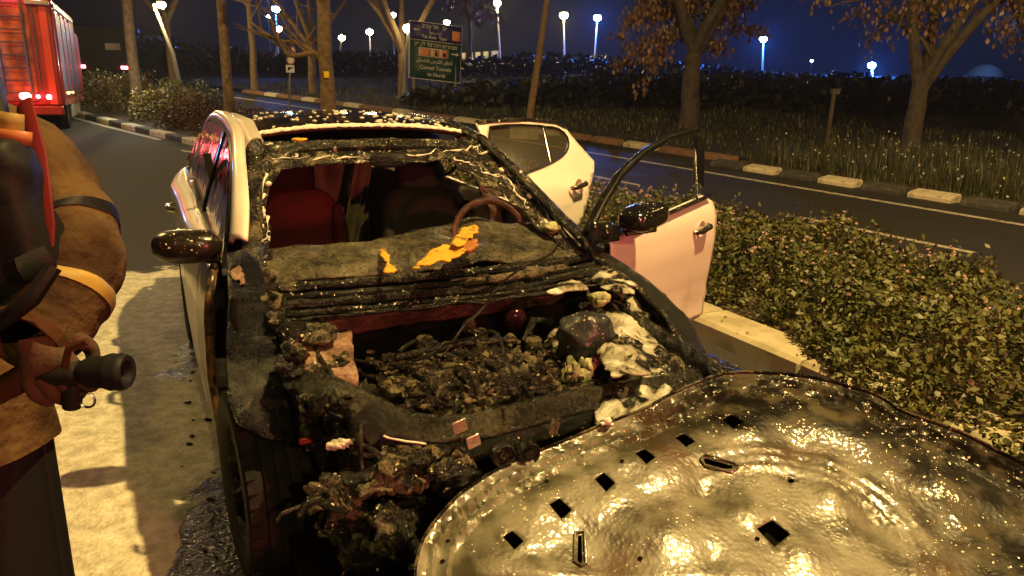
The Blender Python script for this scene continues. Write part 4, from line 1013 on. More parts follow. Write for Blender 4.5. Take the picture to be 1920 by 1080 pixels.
# melted bumper and headlamp remains hanging at the right front corner
rr = random.Random(77)
for i in range(30):
    px = rr.uniform(600, 900); py = rr.uniform(840, 1060)
    if py > 900+ (px-780)*.0 and px > 800 and py > 930: continue
    if px < 600+ max(0, (py-860))*.25: continue
    c = K(px, py, 'X', .62+.15*rr.random()-.1*(px < 700))
    mb = MB(); mb.lump(c, (rr.uniform(.03, .08), rr.uniform(.03, .09), rr.uniform(.015, .04)), .9, 13, i*2.3, 34, 44, .9, amp2=.7)
    mb.build('melted_bumper_lump', M[rr.choice(['char_ash', 'char_gloss', 'char', 'char_gloss'])], car)
for i in range(16):
    p = [K(rr.uniform(620, 900), rr.uniform(830, 1000), 'X', .66)]
    d = Vector((rr.gauss(0, .3), rr.gauss(0, 1), rr.gauss(-.4, .7))).normalized()
    for k in range(7): d = (d+Vector((rr.gauss(0, .3), rr.gauss(0, .5), rr.gauss(-.1, .5)))).normalized(); p.append(p[-1]+d*.035)
    mb = MB(); mb.tube(p, [.004+.008*rr.random()]*8, 6); mb.build('melted_strand', M[rr.choice(['char_ash', 'char_gloss'])], car)
for (x, y, rx, ry) in ((640, 832, .02, .035), (1135, 790, .008, .022)):
    mb = MB(); mb.lump(K(x, y, 'X', .62 if x < 1000 else .8), (rx, ry, .010), .9, 22, x, 26, 36, amp2=.8); mb.build('foam_heap', M['foam'], car)
mb = MB(); mb.tube([K(660, 838, 'X', .65), K(690, 855, 'X', .66), K(735, 850, 'X', .68), K(770, 880, 'X', .7), K(775, 920, 'X', .72), K(745, 930, 'X', .72)], [.010, .008, .008, .007, .007, .005], 7); mb.build('charred_hose', M['char_ash'], car)
mb = MB()
mb.surf(lambda a, b: K(620+260*a, 925+50*a+90*b+25*math.sin(a*7), 'X', .70-.12*b+.03*fbm(a*6, b*5, 4)), 30, 16); mb.build('melted_bumper_skin', M['char_ash'], car, solid=.01)
mb = MB(); mb.surf(lambda a, b: Vector((.45+.35*b, -.72+1.2*a, .18+.03*fbm(a*8, b*4, 6))), 20, 8); mb.build('bumper_underside', M['void'], car, solid=.01)
mb = MB(); mb.surf(lambda a, b: K(565+95*a+14*noise.noise(Vector((b*5, a, 1))), 742+95*b+16*noise.noise(Vector((a*5, b, 2))), 'X', .46+.1*a-.07*b+.09*fbm(a*4, b*4, 9)), 40, 40); mb.build('headlamp_housing', M['char'], car, solid=.008)
mb = MB(); mb.surf(lambda a, b: K(655+150*a, 800+110*b, 'X', .54-.05*b+.09*fbm(a*5, b*4, 19)), 40, 40); mb.build('headlamp_bowl', M['char'], car, solid=.008)
o = MB().box(K(690, 800, 'X', .66), (.003, .05, .10), Matrix.Rotation(rad(35), 3, 'X')).build('loose_trim', M['char_gloss'], car)
o = MB().box(K(572, 826, 'X', .45), (.01, .035, .02)).build('red_marker', plain('dull_red_plastic', (.18, .02, .015), .4), car, bevel=.004)

# wheels
def wheel(x, y, steer=0, cam_=0):
    w = empty('wheel', (x, y, .316), 0, parent=car)
    w.rotation_euler = (0, 0, rad(steer)); s = 1 if y > 0 else -1
    mb = MB(); prof = [(.205, -.085), (.225, -.098), (.270, -.108), (.300, -.104), (.310, -.094)]
    for g_ in (-.06, -.02, .02, .06): prof += [(.316, g_-.017), (.316, g_-.006), (.308, g_-.004), (.308, g_+.004), (.316, g_+.006), (.316, g_+.017)] if False else [(.317, g_-.014), (.309, g_-.012+.022), (.317, g_+.014)]
    prof += [(.310, .094), (.300, .104), (.270, .108), (.225, .098), (.205, .085)]
    mb.lathe(prof, (0, 0, 0), 'Y', 64); mb.build('tyre', M['rubber'], w, angle=25)
    mb = MB(); mb.lathe([(.205, -.085), (.198, -.06), (.19, .0), (.198, .07), (.207, .088)], (0, 0, 0), 'Y', 40)
    mb.lathe([(.001, s*.045), (.05, s*.05), (.06, s*.03)], (0, 0, 0), 'Y', 20)
    for k in range(5):
        a = 2*PI*k/5; mb.tube([(.04*math.cos(a), s*.04, .04*math.sin(a)), (.2*math.cos(a), s*.06, .2*math.sin(a))], [.026, .020], 6, flat=.6)
    mb.build('rim', M['char'], w)
    tb = MB()
    for k in range(46):
        a = 2*PI*k/46
        for g_ in (-.083, .083):
            R3 = Matrix.Rotation(-a, 3, 'Y'); tb.box(R3 @ Vector((.313, g_, 0)), (.012, .03, .028), R3)
    q = tb.build('tread_blocks', M['rubber'], w, smooth=False); q['kind'] = 'stuff'
    return w
wheel(0, -.775, 3); wheel(0, .775, 3); wheel(-2.65, -.785); wheel(-2.65, .785)
mb = MB(); mb.surf(lambda a, b: Vector((.41*math.cos(rad(200*a-10)), -.55-.05*b, .33+.41*math.sin(rad(200*a-10)))), 18, 2); mb.build('wheel_arch_liner', M['void'], car, solid=.01)
mb = MB(); mb.surf(lambda a, b: Vector((.40*math.cos(rad(180*a)), -.50, .33+.42*b*math.sin(rad(180*a))+.0)), 18, 4); mb.build('wheel_well', M['void'], car)

# seats, headrests, trims
def seat(name, x, y, mat, hmat, w=.26, cover=None):
    s = empty(name, (x, y, 0), 0, parent=car)
    mb = MB(); mb.lump((.25, 0, .50), (.28, w, .10), .08, 4, 2, 20, 30, .55); mb.build('cushion', mat, s)
    R3 = Matrix.Rotation(rad(-14), 3, 'Y')
    mb = MB(); mb.lump((-.06, 0, .80), (.085, w, .33), .07, 4, 3, 26, 36, .55, rot=R3); 
    for sy in (-1, 1): mb.lump((-.01, sy*(w-.03), .78), (.09, .045, .27), .05, 4, 4+sy, 16, 20, .7, rot=R3)
    mb.build('backrest', mat, s)
    mb = MB(); mb.lump((-.15, 0, 1.17), (.055, .135, .095), .05, 5, 6, 20, 28, .6, rot=R3); mb.build('headrest', hmat, s)
    mb = MB()
    for sy in (-1, 1): mb.tube([(-.15, sy*.06, 1.12), (-.12, sy*.06, 1.02)], .008, 6)
    mb.build('headrest_post', M['char_gloss'], s); return s
seat('front_seat', -1.32, -.40, M['seat_red_lit'], M['seatfabric'])
seat('front_seat', -1.22, .28, M['softblack'], M['softblack'])
mb = MB(); mb.lump((-2.45, 0, .75), (.10, .62, .38), .05, 3, 9, 20, 40, .5, rot=Matrix.Rotation(rad(-20), 3, 'Y')); mb.build('rear_seat', M['seatfabric'], car)
mb = MB(); mb.lump((-2.15, 0, .48), (.3, .62, .10), .05, 3, 10, 16, 40, .5); mb.build('rear_bench', M['seatfabric'], car)
mb = MB(); mb.surf(lambda a, b: Vector((-1.75-.10*math.sin(b*9)*.4-.1*a, interp(b, [(0, -.20), (1, .10)])+.10*a*(b-.5)*0+.03*a, 1.30-.62*a-.05*b*a+.02*math.sin(b*14+a*3))), 20, 24); mb.build('hanging_cloth', M['cloth'], car, solid=.006)
mb = MB(); mb.surf(lambda a, b: Vector((-1.6-.02*math.sin(b*11)-.1*a, .10-.10*b-.10*a, 1.28-.6*a)), 16, 10); mb.build('hanging_cloth', M['cloth'], car, solid=.006)
mb = MB(); mb.surf(lambda a, b: Vector((-2.9-.25*a, -.55+1.1*b, 1.10+.03*math.sin(a*PI))), 4, 12); mb.build('parcel_shelf', M['seatfabric'], car, solid=.02)
mb = MB(); mb.tube([(-.66+.045*math.cos(rad(a))*0+.19*math.cos(rad(a))*-.35, .38+.185*math.sin(rad(a)), .95+.185*math.cos(rad(a))*.93) for a in range(-150, 151, 12)], .016, 8); mb.build('steering_wheel', M['red_tinted'], car)
mb = MB(); mb.surf(lambda a, b: Vector((-1.25-1.6*a, (2*b-1)*.52, 1.345+.05*math.sin(a*PI)-.02)), 8, 8); mb.build('headliner', M['softblack'], car, solid=.006)
mb = MB(); mb.lump((-1.05, .02, 1.29), (.02, .10, .035), .1, 8, 3, 12, 20, .6); mb.build('rear_view_mirror', M['char_gloss'], car)
for y in (-.28, .30): mb = MB(); mb.box((-1.18, y, 1.315), (.13, .36, .015), Matrix.Rotation(rad(12), 3, 'Y')); mb.build('sun_visor', M['softblack'], car, bevel=.006)
mb = MB(); mb.tube([(-.70, 0, .9), (-1.2, 0, .52), (-1.9, 0, .45)], [.10, .09, .09], 10, flat=.8); mb.build('centre_console', M['softblack'], car)
mb = MB(); mb.tube([(-1.52, -.76, 1.30), (-1.50, -.70, .9), (-1.35, -.62, .5)], .02, 6, flat=.2); mb.build('seat_belt', M['softblack'], car)
mb = MB(); mb.tube([(-1.52, .62, 1.26), (-1.55, .52, 1.16), (-1.52, .40, 1.12), (-1.4, .36, 1.17)], .008, 6); mb.build('seat_belt', M['softblack'], car)
# mirror on the right door
mb = MB(); mb.lump((-.52, -.925, 1.045), (.075, .125, .062), .08, 7, 3, 24, 34, .75, rot=Matrix.Rotation(rad(-10), 3, 'Z')); 
mb.tube([(-.50, -.82, 1.0), (-.50, -.86, .995), (-.51, -.95, 1.0)], [.035, .03, .02], 8, flat=.6); mb.build('door_mirror', plain('scorched_mirror_shell', (.010, .007, .006), .28, spec=.5, noise_=(9, (.16, .11, .055), .60, .70), bump=(14, .4, .01)), car)

# ---------------------------------------------------------------- left doors, swung open
def hinge(hx, hy, ang, name):
    d = empty(name, (hx, hy, 0), rad(180-ang), parent=car); a = rad(ang)
    u = Vector((-math.cos(a), math.sin(a), 0)); n = Vector((math.sin(a), math.cos(a), 0)); o0 = Vector((hx, hy, 0))
    def tilt(z): return -.30*max(0, z-1.0)/.45*.85-.0*(z < .5)+(-.02 if z < .45 else 0)
    def D(px, py, dn=0.0):
        r = _F+_R*((px-960)/F_PX)-_U*((py-540)/F_PX); o = car_i @ CAM; r = car_i.to_3x3() @ r; z = 1.0
        for _ in range(25):
            off = tilt(z)+dn; t = ((o0+n*off-o).dot(n))/r.dot(n); p = o+r*t; z = .5*z+.5*p.z
        return (round((p-o0).dot(u), 4), p.z)
    return d, D, tilt
FD, Df, tf = hinge(-.40, .86, 64, 'front_door')
curve = lambda z: interp(z, [(.25, -.035), (.32, .0), (.42, .004), (.50, -.012), (.60, .004), (.80, .022), (.93, .016), (.985, .0), (1.1, -.03)])
def ff(u, v): return Vector((u, -(curve(v)+tf(v)), v))
a0 = Df(1318, 590); a1 = Df(1337, 374); a2 = Df(1322, 366)
ol = [(.0, .30), (.55, .315), (a0[0]-.05, a0[1]-.005), (a0[0], a0[1]+.01), (a1[0]-.012, .60), (a1[0]+.005, a1[1]-.10), (a1[0], a1[1]-.01), a2, Df(1260, 392), Df(1200, 418), (.14, .975), (0, .955)]
panel('door_skin', ol, ff, M['paint'], FD, step=.045, thick=.012, offset=-1)
mb = MB(); mb.surf(lambda a, b: Vector((.03+(a1[0]-.06)*a, .055+.03*math.sin(b*5), .36+.60*b)), 6, 10); mb.build('door_card', M['softblack'], FD, solid=.03)
wf_ = [Df(*p) for p in ((1100, 438), (1128, 382), (1160, 330), (1200, 290), (1250, 260), (1303, 244))]
def ftop(uv, e=.0): return Vector((uv[0], -(tf(uv[1])+e), uv[1]))
mb = MB(); mb.tube([ftop(interp2) for interp2 in [(wf_[i][0], wf_[i][1]) for i in range(6)]], .019, 8, flat=1.4, up=(0, 1, 0)); mb.build('window_frame', M['glossblack'], FD)
mb = MB(); mb.tube([ftop(q_, .02)+Vector((-.012, 0, .014)) for q_ in wf_], .005, 6); mb.build('frame_lit_edge', M['steel'], FD)  # bright tube standing in for the light along the frame edge
b0, b1 = Df(1303, 240), Df(1308, 372)
mb = MB(); mb.box(((b0[0]+b1[0])/2+.02, -(tf(1.22)), (b0[1]+b1[1])/2), (.075, .03, b0[1]-b1[1]+.0), Matrix.Rotation(math.atan2(tf(b0[1])-tf(b1[1]), b0[1]-b1[1])*1.0, 3, 'X') @ Matrix.Rotation(math.atan2(b0[0]-b1[0], b0[1]-b1[1]), 3, 'Y')); mb.build('frame_upright', M['blackglass'], FD, bevel=.006)
c0, c1 = Df(1296, 282), Df(1300, 372)
mb = MB(); mb.tube([ftop(c0, .022), ftop(c1, .022)], .008, 6); mb.build('window_channel', M['steel'], FD)
mb = MB(); mb.tube([ftop(Df(1108, 452), .02), ftop(Df(1180, 428), .02), ftop(Df(1250, 398), .02), ftop(Df(1325, 366), .02)], [.018, .016, .014, .014], 8, flat=.8); mb.build('belt_seal', M['char'], FD)
# mirror of the left door
mc = Df(1180, 402, .10)
mb = MB(); mb.lump((mc[0], -.13, mc[1]), (.150, .080, .056), .06, 7, 5, 26, 36, .62, rot=Matrix.Rotation(rad(-4), 3, 'Y')); mb.build('door_mirror', M['glossblack'], FD)
mb = MB(); mb.tube([(mc[0]-.12, -.11, mc[1]-.065), (mc[0], -.19, mc[1]-.055), (mc[0]+.125, -.13, mc[1]-.035)], [.014, .012, .012], 8); mb.build('mirror_trim', M['chrome'], FD)
mk = Df(1112, 425, .04); mb = MB(); mb.surf(lambda a, b: Vector((mk[0]-.05+.16*a, -.03-.05*a, mk[1]-.07+.10*b*(1-.3*a))), 4, 4); mb.lump((mk[0]+.05, -.05, mk[1]-.02), (.035, .03, .03), .3, 12, 5); mb.build('mirror_mount', M['glossblack'], FD, solid=.02)
def handle(D, parent, px, py, span):
    c = D(px, py); w = .085
    mb = MB(); mb.tube([(c[0]-w, -.020, c[1]-.012), (c[0]-w*.6, -.055, c[1]-.006), (c[0]+w*.6, -.058, c[1]+.010), (c[0]+w, -.028, c[1]+.016)], [.011, .015, .015, .010], 10, flat=1.1); mb.build('door_handle', M['chrome'], parent)
    mb = MB(); vs, fs = sph(8, 24); mb.add([Vector((c[0]+v.x*.042, -.0235-max(0, v.y)*.0, c[1]+v.z*.045)) for v in vs if True], fs); mb2 = MB()
    mb2.lathe([(.001, .016), (.018, .013), (.034, .003), (.044, -.004), (.048, -.007)], (c[0], -.022, c[1]-.004), 'Y', 28); mb2.build('handle_recess', M['paint'], parent)
handle(Df, FD, 1307, 428, 0)
mb = MB(); q0 = [Df(*p) for p in ((1200, 606), (1260, 590), (1318, 578))]
# rear door
RD, Dr, tr = hinge(-1.50, .87, 62, 'rear_door')
def rf_(u, v): return Vector((u, -(curve(min(v, .98)+0)+tr(v)), v))
T = [Dr(*p) for p in ((893, 229), (930, 226), (990, 224), (1040, 230), (1060, 240), (1078, 262), (1098, 285), (1114, 302), (1114, 318), (1106, 350), (1094, 390), (1078, 432))]
ol = [(0.02, .32), (.50, .32), (.60, .45), (T[-1][0]-.0, T[-1][1])]+T[::-1][1:]+[(T[0][0], T[0][1]-.05), (0.0, 1.02), (0.0, .6)]
G = [Dr(*p) for p in ((903, 240), (960, 233), (1030, 237), (1052, 243), (1066, 262), (1064, 282), (1048, 298), (1020, 312), (985, 325), (955, 338), (930, 346))]
gh = G+[(max(.05, G[-1][0]-.05), G[-1][1]-.0)]
panel('door_skin', ol, rf_, M['paint'], RD, holes=[smoothpoly(gh, 1)], step=.04, thick=.015, offset=-1)
panel('window_glass', smoothpoly(gh, 1), lambda u, v: Vector((u, -(curve(.98)+tr(v))+.014, v)), M['winglass'], RD, step=.08, thick=0)
mb = MB(); gg = smoothpoly(gh, 1); mb.tube([Vector((u, -(curve(.98)+tr(v)+.004), v)) for u, v in gg+[gg[0]]], .007, 6); mb.build('window_seal', M['char'], RD)
dv = [Dr(1018, 236), Dr(1034, 308)]; mb = MB(); mb.tube([Vector((u, -(tr(v)+.0), v)) for u, v in dv], .010, 6, flat=.6); mb.build('window_divider', M['blackglass'], RD)
mb = MB(); mb.tube([Vector((u, -(tr(v)+.006), v)) for u, v in T[:5]], [.014, .014, .013, .012, .008], 8); mb.build('door_top_edge', M['char_foam'], RD)
handle(Dr, RD, 1076, 347, 0)
mb = MB(); mb.surf(lambda a, b: Vector((.04+.62*a, .055, .38+.60*b)), 4, 4); mb.build('door_card', M['red_tinted'], RD, solid=.03)

# ================================================================ detached bonnet propped inside-out against the nose
def Hp(px, py):
    d = _F+_R*((px-960)/F_PX)-_U*((py-540)/F_PX); c = .74-.35*2.15
    t = (c-CAM_H)/(d.z-.35*d.y); return CAM+d*t
H0 = Hp(1300, 900); HU = Vector((1, 0, 0)); HV = Vector((0, 1, .35)).normalized(); HN = HU.cross(HV)
hood = empty('car_bonnet', (H0.x, H0.y, 0), 0, 'scorched car bonnet lying inside up against the wreck, pale and wet with slots', 'car bonnet')
def huv(px, py): p = Hp(px, py)-H0; return (p.dot(HU), p.dot(HV))
out_px = [(772, 1130), (782, 1040), (800, 1000), (832, 962), (870, 925), (930, 888), (1000, 852), (1080, 820), (1180, 782), (1270, 738), (1345, 706), (1400, 699), (1500, 706), (1600, 730), (1660, 752), (1690, 778), (1780, 810), (1860, 845), (1960, 892), (2120, 1010), (2180, 1180)]
hol = [huv(*p) for p in out_px]
hol += [(hol[-1][0]-.02, -.62), (.45, -.74), (0, -.76), (-.35, -.62)]
hol = smoothpoly(hol, 1)
def dist_edge(u, v):
    best = 9
    for i in range(len(hol)):
        ax, ay = hol[i]; bx, by = hol[(i+1) % len(hol)]; L2 = (bx-ax)**2+(by-ay)**2 or 1e-9
        t = max(0, min(1, ((u-ax)*(bx-ax)+(v-ay)*(by-ay))/L2)); best = min(best, math.hypot(u-ax-t*(bx-ax), v-ay-t*(by-ay)))
    return best
cvr = huv(1480, 1020)
def hz(u, v):
    d = dist_edge(u, v)
    z = .012*math.exp(-(d/.012)**2)
    z += .0075*math.cos((d-.035)/.018*PI)*(1 if .015 < d < .11 else 0)*min(1, (d-.015)/.015)*min(1, (.11-d)/.03 if d > .08 else 1)
    # raised inner frame rolling round the middle
    z += .016/(1+math.exp(-(d-.12)/.009))-.014/(1+math.exp(-(d-.25)/.016))
    r = math.hypot(u-cvr[0], (v-cvr[1])*1.15)
    for rr_ in (.29, .325, .36): z += .006*math.exp(-((r-rr_)/.009)**2)*min(1, max(.0, (u-cvr[0]+.25)/.2))
    for (cx_, cy_, rr_, h_) in HB: z += h_*math.exp(-(((u-cx_)**2+(v-cy_)**2)/rr_**2))
    z += .012*fbm(u*3, v*3, 2)+.0016*fbm(u*13, v*13, 6)
    z -= 1.9*max(0, -.30-v)**1.35*(1+.1*math.sin(u*5))      # folded down onto the road at its near side
    return z
rr = random.Random(31)
HB = [(*huv(x, y), r*.75, h_*.8) for x, y, r, h_ in ((1640, 975, .06, -.016), (1500, 1040, .07, .014), (1240, 1000, .08, .012), (1320, 930, .06, -.012), (1500, 850, .07, -.013), (1700, 880, .06, .012), (1120, 1050, .08, -.012), (1400, 960, .05, .01), (1010, 960, .05, .01), (1780, 1000, .07, -.014), (1180, 900, .05, -.008), (1560, 930, .05, .012), (1340, 1050, .05, -.01))]
def hfn(u, v): p = H0+HU*u+HV*v+HN*hz(u, v); return Vector((p.x-H0.x, p.y-H0.y, p.z))
def rhomb(cx_, cy_, a=22, b=20, sk=6):
    return [huv(cx_-a+sk*.2, cy_-b*.35), huv(cx_-sk*.3, cy_-b), huv(cx_+a, cy_+b*.1), huv(cx_+sk*.4, cy_+b)]
holes = [rhomb(1372, 796, 20, 13), rhomb(1283, 830, 20, 14), rhomb(1208, 864, 20, 16), rhomb(1133, 912, 20, 18), rhomb(1050, 960, 22, 19), rhomb(962, 1020, 20, 18), rhomb(1450, 1000, 32, 25),
         [huv(*p) for p in ((1319, 865), (1322, 861), (1372, 872), (1374, 877), (1370, 880), (1322, 871))],
         [huv(*p) for p in ((1084, 1004), (1090, 1003), (1092, 1050), (1088, 1055), (1083, 1050))],
         [huv(1483+6*math.cos(a), 902+4*math.sin(a)) for a in [k*PI/4 for k in range(8)]]]
M['bonnet'] = None; BC = (cvr[0], cvr[1]*HV.y)
def bonnetmat():
    m, t, b = newmat('scorched_wet_bonnet_underside')
    n1 = _tex(t, 'NOISE', 2.6, 9); n1.inputs['Distortion'].default_value = .7; n2 = _tex(t, 'NOISE', 11, 8); n3 = _tex(t, 'NOISE', 38, 5)
    c = t.nodes.new('ShaderNodeTexCoord'); s = t.nodes.new('ShaderNodeSeparateXYZ'); t.links.new(c.outputs['Object'], s.inputs[0])
    # soot towards the far rim and the right, ash-pale metal over the middle
    mp = t.nodes.new('ShaderNodeMapping'); mp.inputs['Location'].default_value = (-BC[0], -BC[1]*1.15, 0); mp.inputs['Scale'].default_value = (1, 1.15, 0)
    t.links.new(c.outputs['Object'], mp.inputs[0]); ln = t.nodes.new('ShaderNodeVectorMath'); ln.operation = 'LENGTH'; t.links.new(mp.outputs[0], ln.inputs[0])
    nm_ = t.nodes.new('ShaderNodeMath'); nm_.operation = 'MULTIPLY_ADD'; nm_.inputs[1].default_value = .30; t.links.new(n1.outputs[0], nm_.inputs[0]); t.links.new(ln.outputs['Value'], nm_.inputs[2])
    side_ = t.nodes.new('ShaderNodeMapRange'); side_.inputs['From Min'].default_value = -.25; side_.inputs['From Max'].default_value = .12; t.links.new(s.outputs['X'], side_.inputs['Value'])
    fr_ = _ramp(t, nm_.outputs[0], [(.47, 0.0), (.59, 1.0)])
    fm_ = t.nodes.new('ShaderNodeMath'); fm_.operation = 'MULTIPLY'; t.links.new(fr_, fm_.inputs[0]); t.links.new(side_.outputs[0], fm_.inputs[1])
    f = fm_.outputs[0]
    pale = _mix(t, _ramp(t, n2.outputs[0], [(.40, 0.0), (.62, 1.0)]), (.06, .055, .036), (.165, .158, .115))
    pale = _mix(t, _ramp(t, n1.outputs[0], [(.34, 1.0), (.44, 0.0)]), pale, (.07, .042, .022))
    soot = _mix(t, _ramp(t, n2.outputs[0], [(.50, 0.0), (.64, 1.0)]), (.006, .005, .004), (.06, .052, .03))
    t.links.new(_mix(t, f, pale, soot), b.inputs['Base Color'])
    b.inputs['Metallic'].default_value = 0
    t.links.new(_ramp(t, n2.outputs[0], [(.35, .28), (.65, .55)]), b.inputs['Roughness'])
    t.links.new(_ramp(t, f, [(0, .42), (1, .10)]), b.inputs['Coat Weight']); t.links.new(_ramp(t, f, [(0, .5), (1, .12)]), b.inputs['Specular IOR Level']); b.inputs['Coat Roughness'].default_value = .09
    v = _tex(t, 'VOR', 75)
    _bump(t, b, [(n1.outputs[0], .7, .016), (n3.outputs[0], .25, .004), (v.outputs['Distance'], .25, .003)])
    return m
M['bonnet'] = bonnetmat()
panel('inner_panel', hol, hfn, M['bonnet'], hood, holes=holes, step=.0125, thick=.002, jit=.003)
hd = lambda u, v: hfn(u, v)
panel('outer_skin', hol, lambda u, v: (lambda p: Vector((p.x-H0.x, p.y-H0.y, p.z)))(H0+HU*u+HV*v+HN*(hz(u, v)-.035-.012*math.exp(-(dist_edge(u, v)/.012)**2))), M['void'], hood, step=.08, thick=.002)
# rim lip
mb = MB(); pr = densify(hol, .02); mb.tube([hfn(u*.997, v*.997)+HN*.002 for u, v in pr+[pr[0]]], .004, 6, up=HN); mb.build('rim_flange', M['char_ash'], hood)
mb = MB()
for a, b_ in (((1345, 868), (1372, 878)), ):
    pass
for x, y in ((840, 1010), (830, 1050), (1165, 875), (1200, 1050), (1560, 745), (1025, 905), (1420, 1010)):
    p = huv(x, y); q = hfn(*p)+HN*.002; mb = MB(); mb.lathe([(.006, 0), (.006, .002), (.001, .003)], q, 'Z', 10); mb.build('bolt_hole', M['void'], hood)
sl = [hfn(*huv(x, y))+HN*.004 for x, y in ((1312, 866), (1320, 857), (1375, 868), (1384, 878), (1372, 886), (1320, 876), (1312, 866))]
mb = MB(); mb.tube(sl, .0035, 6, up=HN); mb.build('slot_rim', M['bonnet'], hood)
sl = [hfn(*huv(x, y))+HN*.004 for x, y in ((1078, 1000), (1096, 998), (1099, 1055), (1090, 1062), (1077, 1055), (1078, 1000))]
mb = MB(); mb.tube(sl, .0035, 6, up=HN); mb.build('slot_rim', M['bonnet'], hood)

# charred crumbs on the wet road round the nose
rr = random.Random(91); db = MB()
for i in range(80):
    px, py = rr.uniform(330, 640), rr.uniform(640, 1075)
    dd = _F+_R*((px-960)/F_PX)-_U*((py-540)/F_PX); p = CAM+dd*(-CAM_H/dd.z); r = rr.uniform(.003, .012)
    db.lump((p.x, p.y, r*.4), (r*rr.uniform(.7, 2), r, r*.6), .8, 60, i, 6, 8)
o = db.build('charred_crumbs', M['char_gloss']); tag(o, 'small charred crumbs scattered over the foamy wet road', 'debris', kind='stuff')

# beads of pale colour on wet char, standing in for its sparkle
M['beads'] = plain('pale_sparkle_specks', (.62, .56, .42), .18, spec=.8)
def beads(parent, names, n, seed, rmin, rmax, name='sparkle_specks', thr=-.05):
    rr = random.Random(seed); V = []; Fs = []; faces = []; tot = 0; cum = []
    bpy.context.view_layer.update(); pi = parent.matrix_world.inverted()
    for o in parent.children_recursive:
        if o.type != 'MESH' or not any(o.name.startswith(k) for k in names): continue
        mw = pi @ o.matrix_world; me = o.data
        for p in me.polygons:
            vs = [mw @ me.vertices[i].co for i in p.vertices]
            tot += p.area; cum.append(tot); faces.append(vs)
    import bisect
    k = 0
    while k < n:
        k += 1
        vs = faces[min(len(faces)-1, bisect.bisect(cum, rr.random()*tot))]
        a_, b_, c_ = vs[0], vs[1], vs[2]; nn = (b_-a_).cross(c_-a_)
        if nn.length < 1e-12: continue
        nn.normalize()
        if nn.z < 0: nn = -nn
        u, v = rr.random(), rr.random()
        if len(vs) == 4: p = a_.lerp(b_, u).lerp(vs[3].lerp(c_, u), v)
        else:
            if u+v > 1: u, v = 1-u, 1-v
            p = a_+(b_-a_)*u+(c_-a_)*v
        if noise.noise(p*7)+.6*noise.noise(p*23) < thr: continue
        r = rmin+(rmax-rmin)*rr.random()**3; p = p+nn*r*.4
        t1 = nn.orthogonal().normalized(); t2 = nn.cross(t1); q = rr.uniform(0, 3); t1, t2 = t1*math.cos(q)+t2*math.sin(q), t2*math.cos(q)-t1*math.sin(q)
        k1 = rr.uniform(.8, 1.9); i = len(V)
        V += [p+t1*r*k1, p+t2*r, p-t1*r*k1, p-t2*r, p+nn*r*.8]; Fs += [(i, i+1, i+4), (i+1, i+2, i+4), (i+2, i+3, i+4), (i+3, i, i+4)]
    mb = MB(); mb.v = [tuple(v) for v in V]; mb.f = Fs
    o = mb.build(name, M['beads'], parent, smooth=True, angle=180); o['kind'] = 'stuff'; return o
beads(car, ['dashboard', 'cowl', 'roof_header', 'windscreen', 'radiator_support', 'front_wing', 'wing_gutter', 'ash_heap', 'engine_cover', 'inner_wing', 'headlamp', 'melted', 'wiper', 'strut', 'burnt_tower', 'front_bumper', 'support_lip', 'battery', 'door_mirror'], 15000, 5, .0009, .0042)
beads(hood, ['inner_panel'], 5000, 6, .0008, .0036, thr=.02)

# ================================================================ people
M['bunker'] = plain('sooty_tan_bunker_cloth', (.095, .060, .028), .9, spec=.1, noise_=(6, (.036, .021, .012), .40, .62), bump=(16, .9, .03))
M['bunker_dark'] = plain('dark_brown_bunker_cloth', (.055, .024, .012), .9, spec=.1, noise_=(5, (.05, .024, .014), .42, .66), bump=(18, .5, .012))
M['reflect'] = plain('yellow_reflective_band', (.34, .24, .04), .6, noise_=(12, (.16, .10, .03), .4, .7))
M['reflect_grey'] = plain('silver_reflective_band', (.34, .32, .28), .35)
M['black_gear'] = plain('black_harness_webbing', (.008, .008, .010), .6, spec=.2, bump=(60, .4, .003))
M['glove'] = plain('heavy_brown_glove', (.05, .024, .011), .85, bump=(30, .6, .01))
M['skin'] = plain('skin', (.45, .27, .19), .55)
M['red_strap'] = plain('dark_red_strap', (.12, .008, .010), .5)
def skinned(name, joints, edges, mat, parent, root=0, sub=2, disp=None):
    me = bpy.data.meshes.new(name); me.from_pydata([j[:3] for j in joints], edges, []); me.update()
    o = link(name, me, mat, parent); sk = o.modifiers.new('skin', 'SKIN'); sk.use_smooth_shade = True
    d = me.skin_vertices[0].data
    for i, j in enumerate(joints):
        r = j[3]; d[i].radius = (r, r) if not isinstance(r, tuple) else r
        d[i].use_root = (i == root)
    ss = o.modifiers.new('sub', 'SUBSURF'); ss.levels = sub; ss.render_levels = sub
    if disp:
        tx = bpy.data.textures.new(name+'_folds', 'CLOUDS'); tx.noise_scale = disp[0]; tx.noise_depth = 3
        dm = o.modifiers.new('folds', 'DISPLACE'); dm.texture = tx; dm.strength = disp[1]; dm.mid_level = .5
    return o
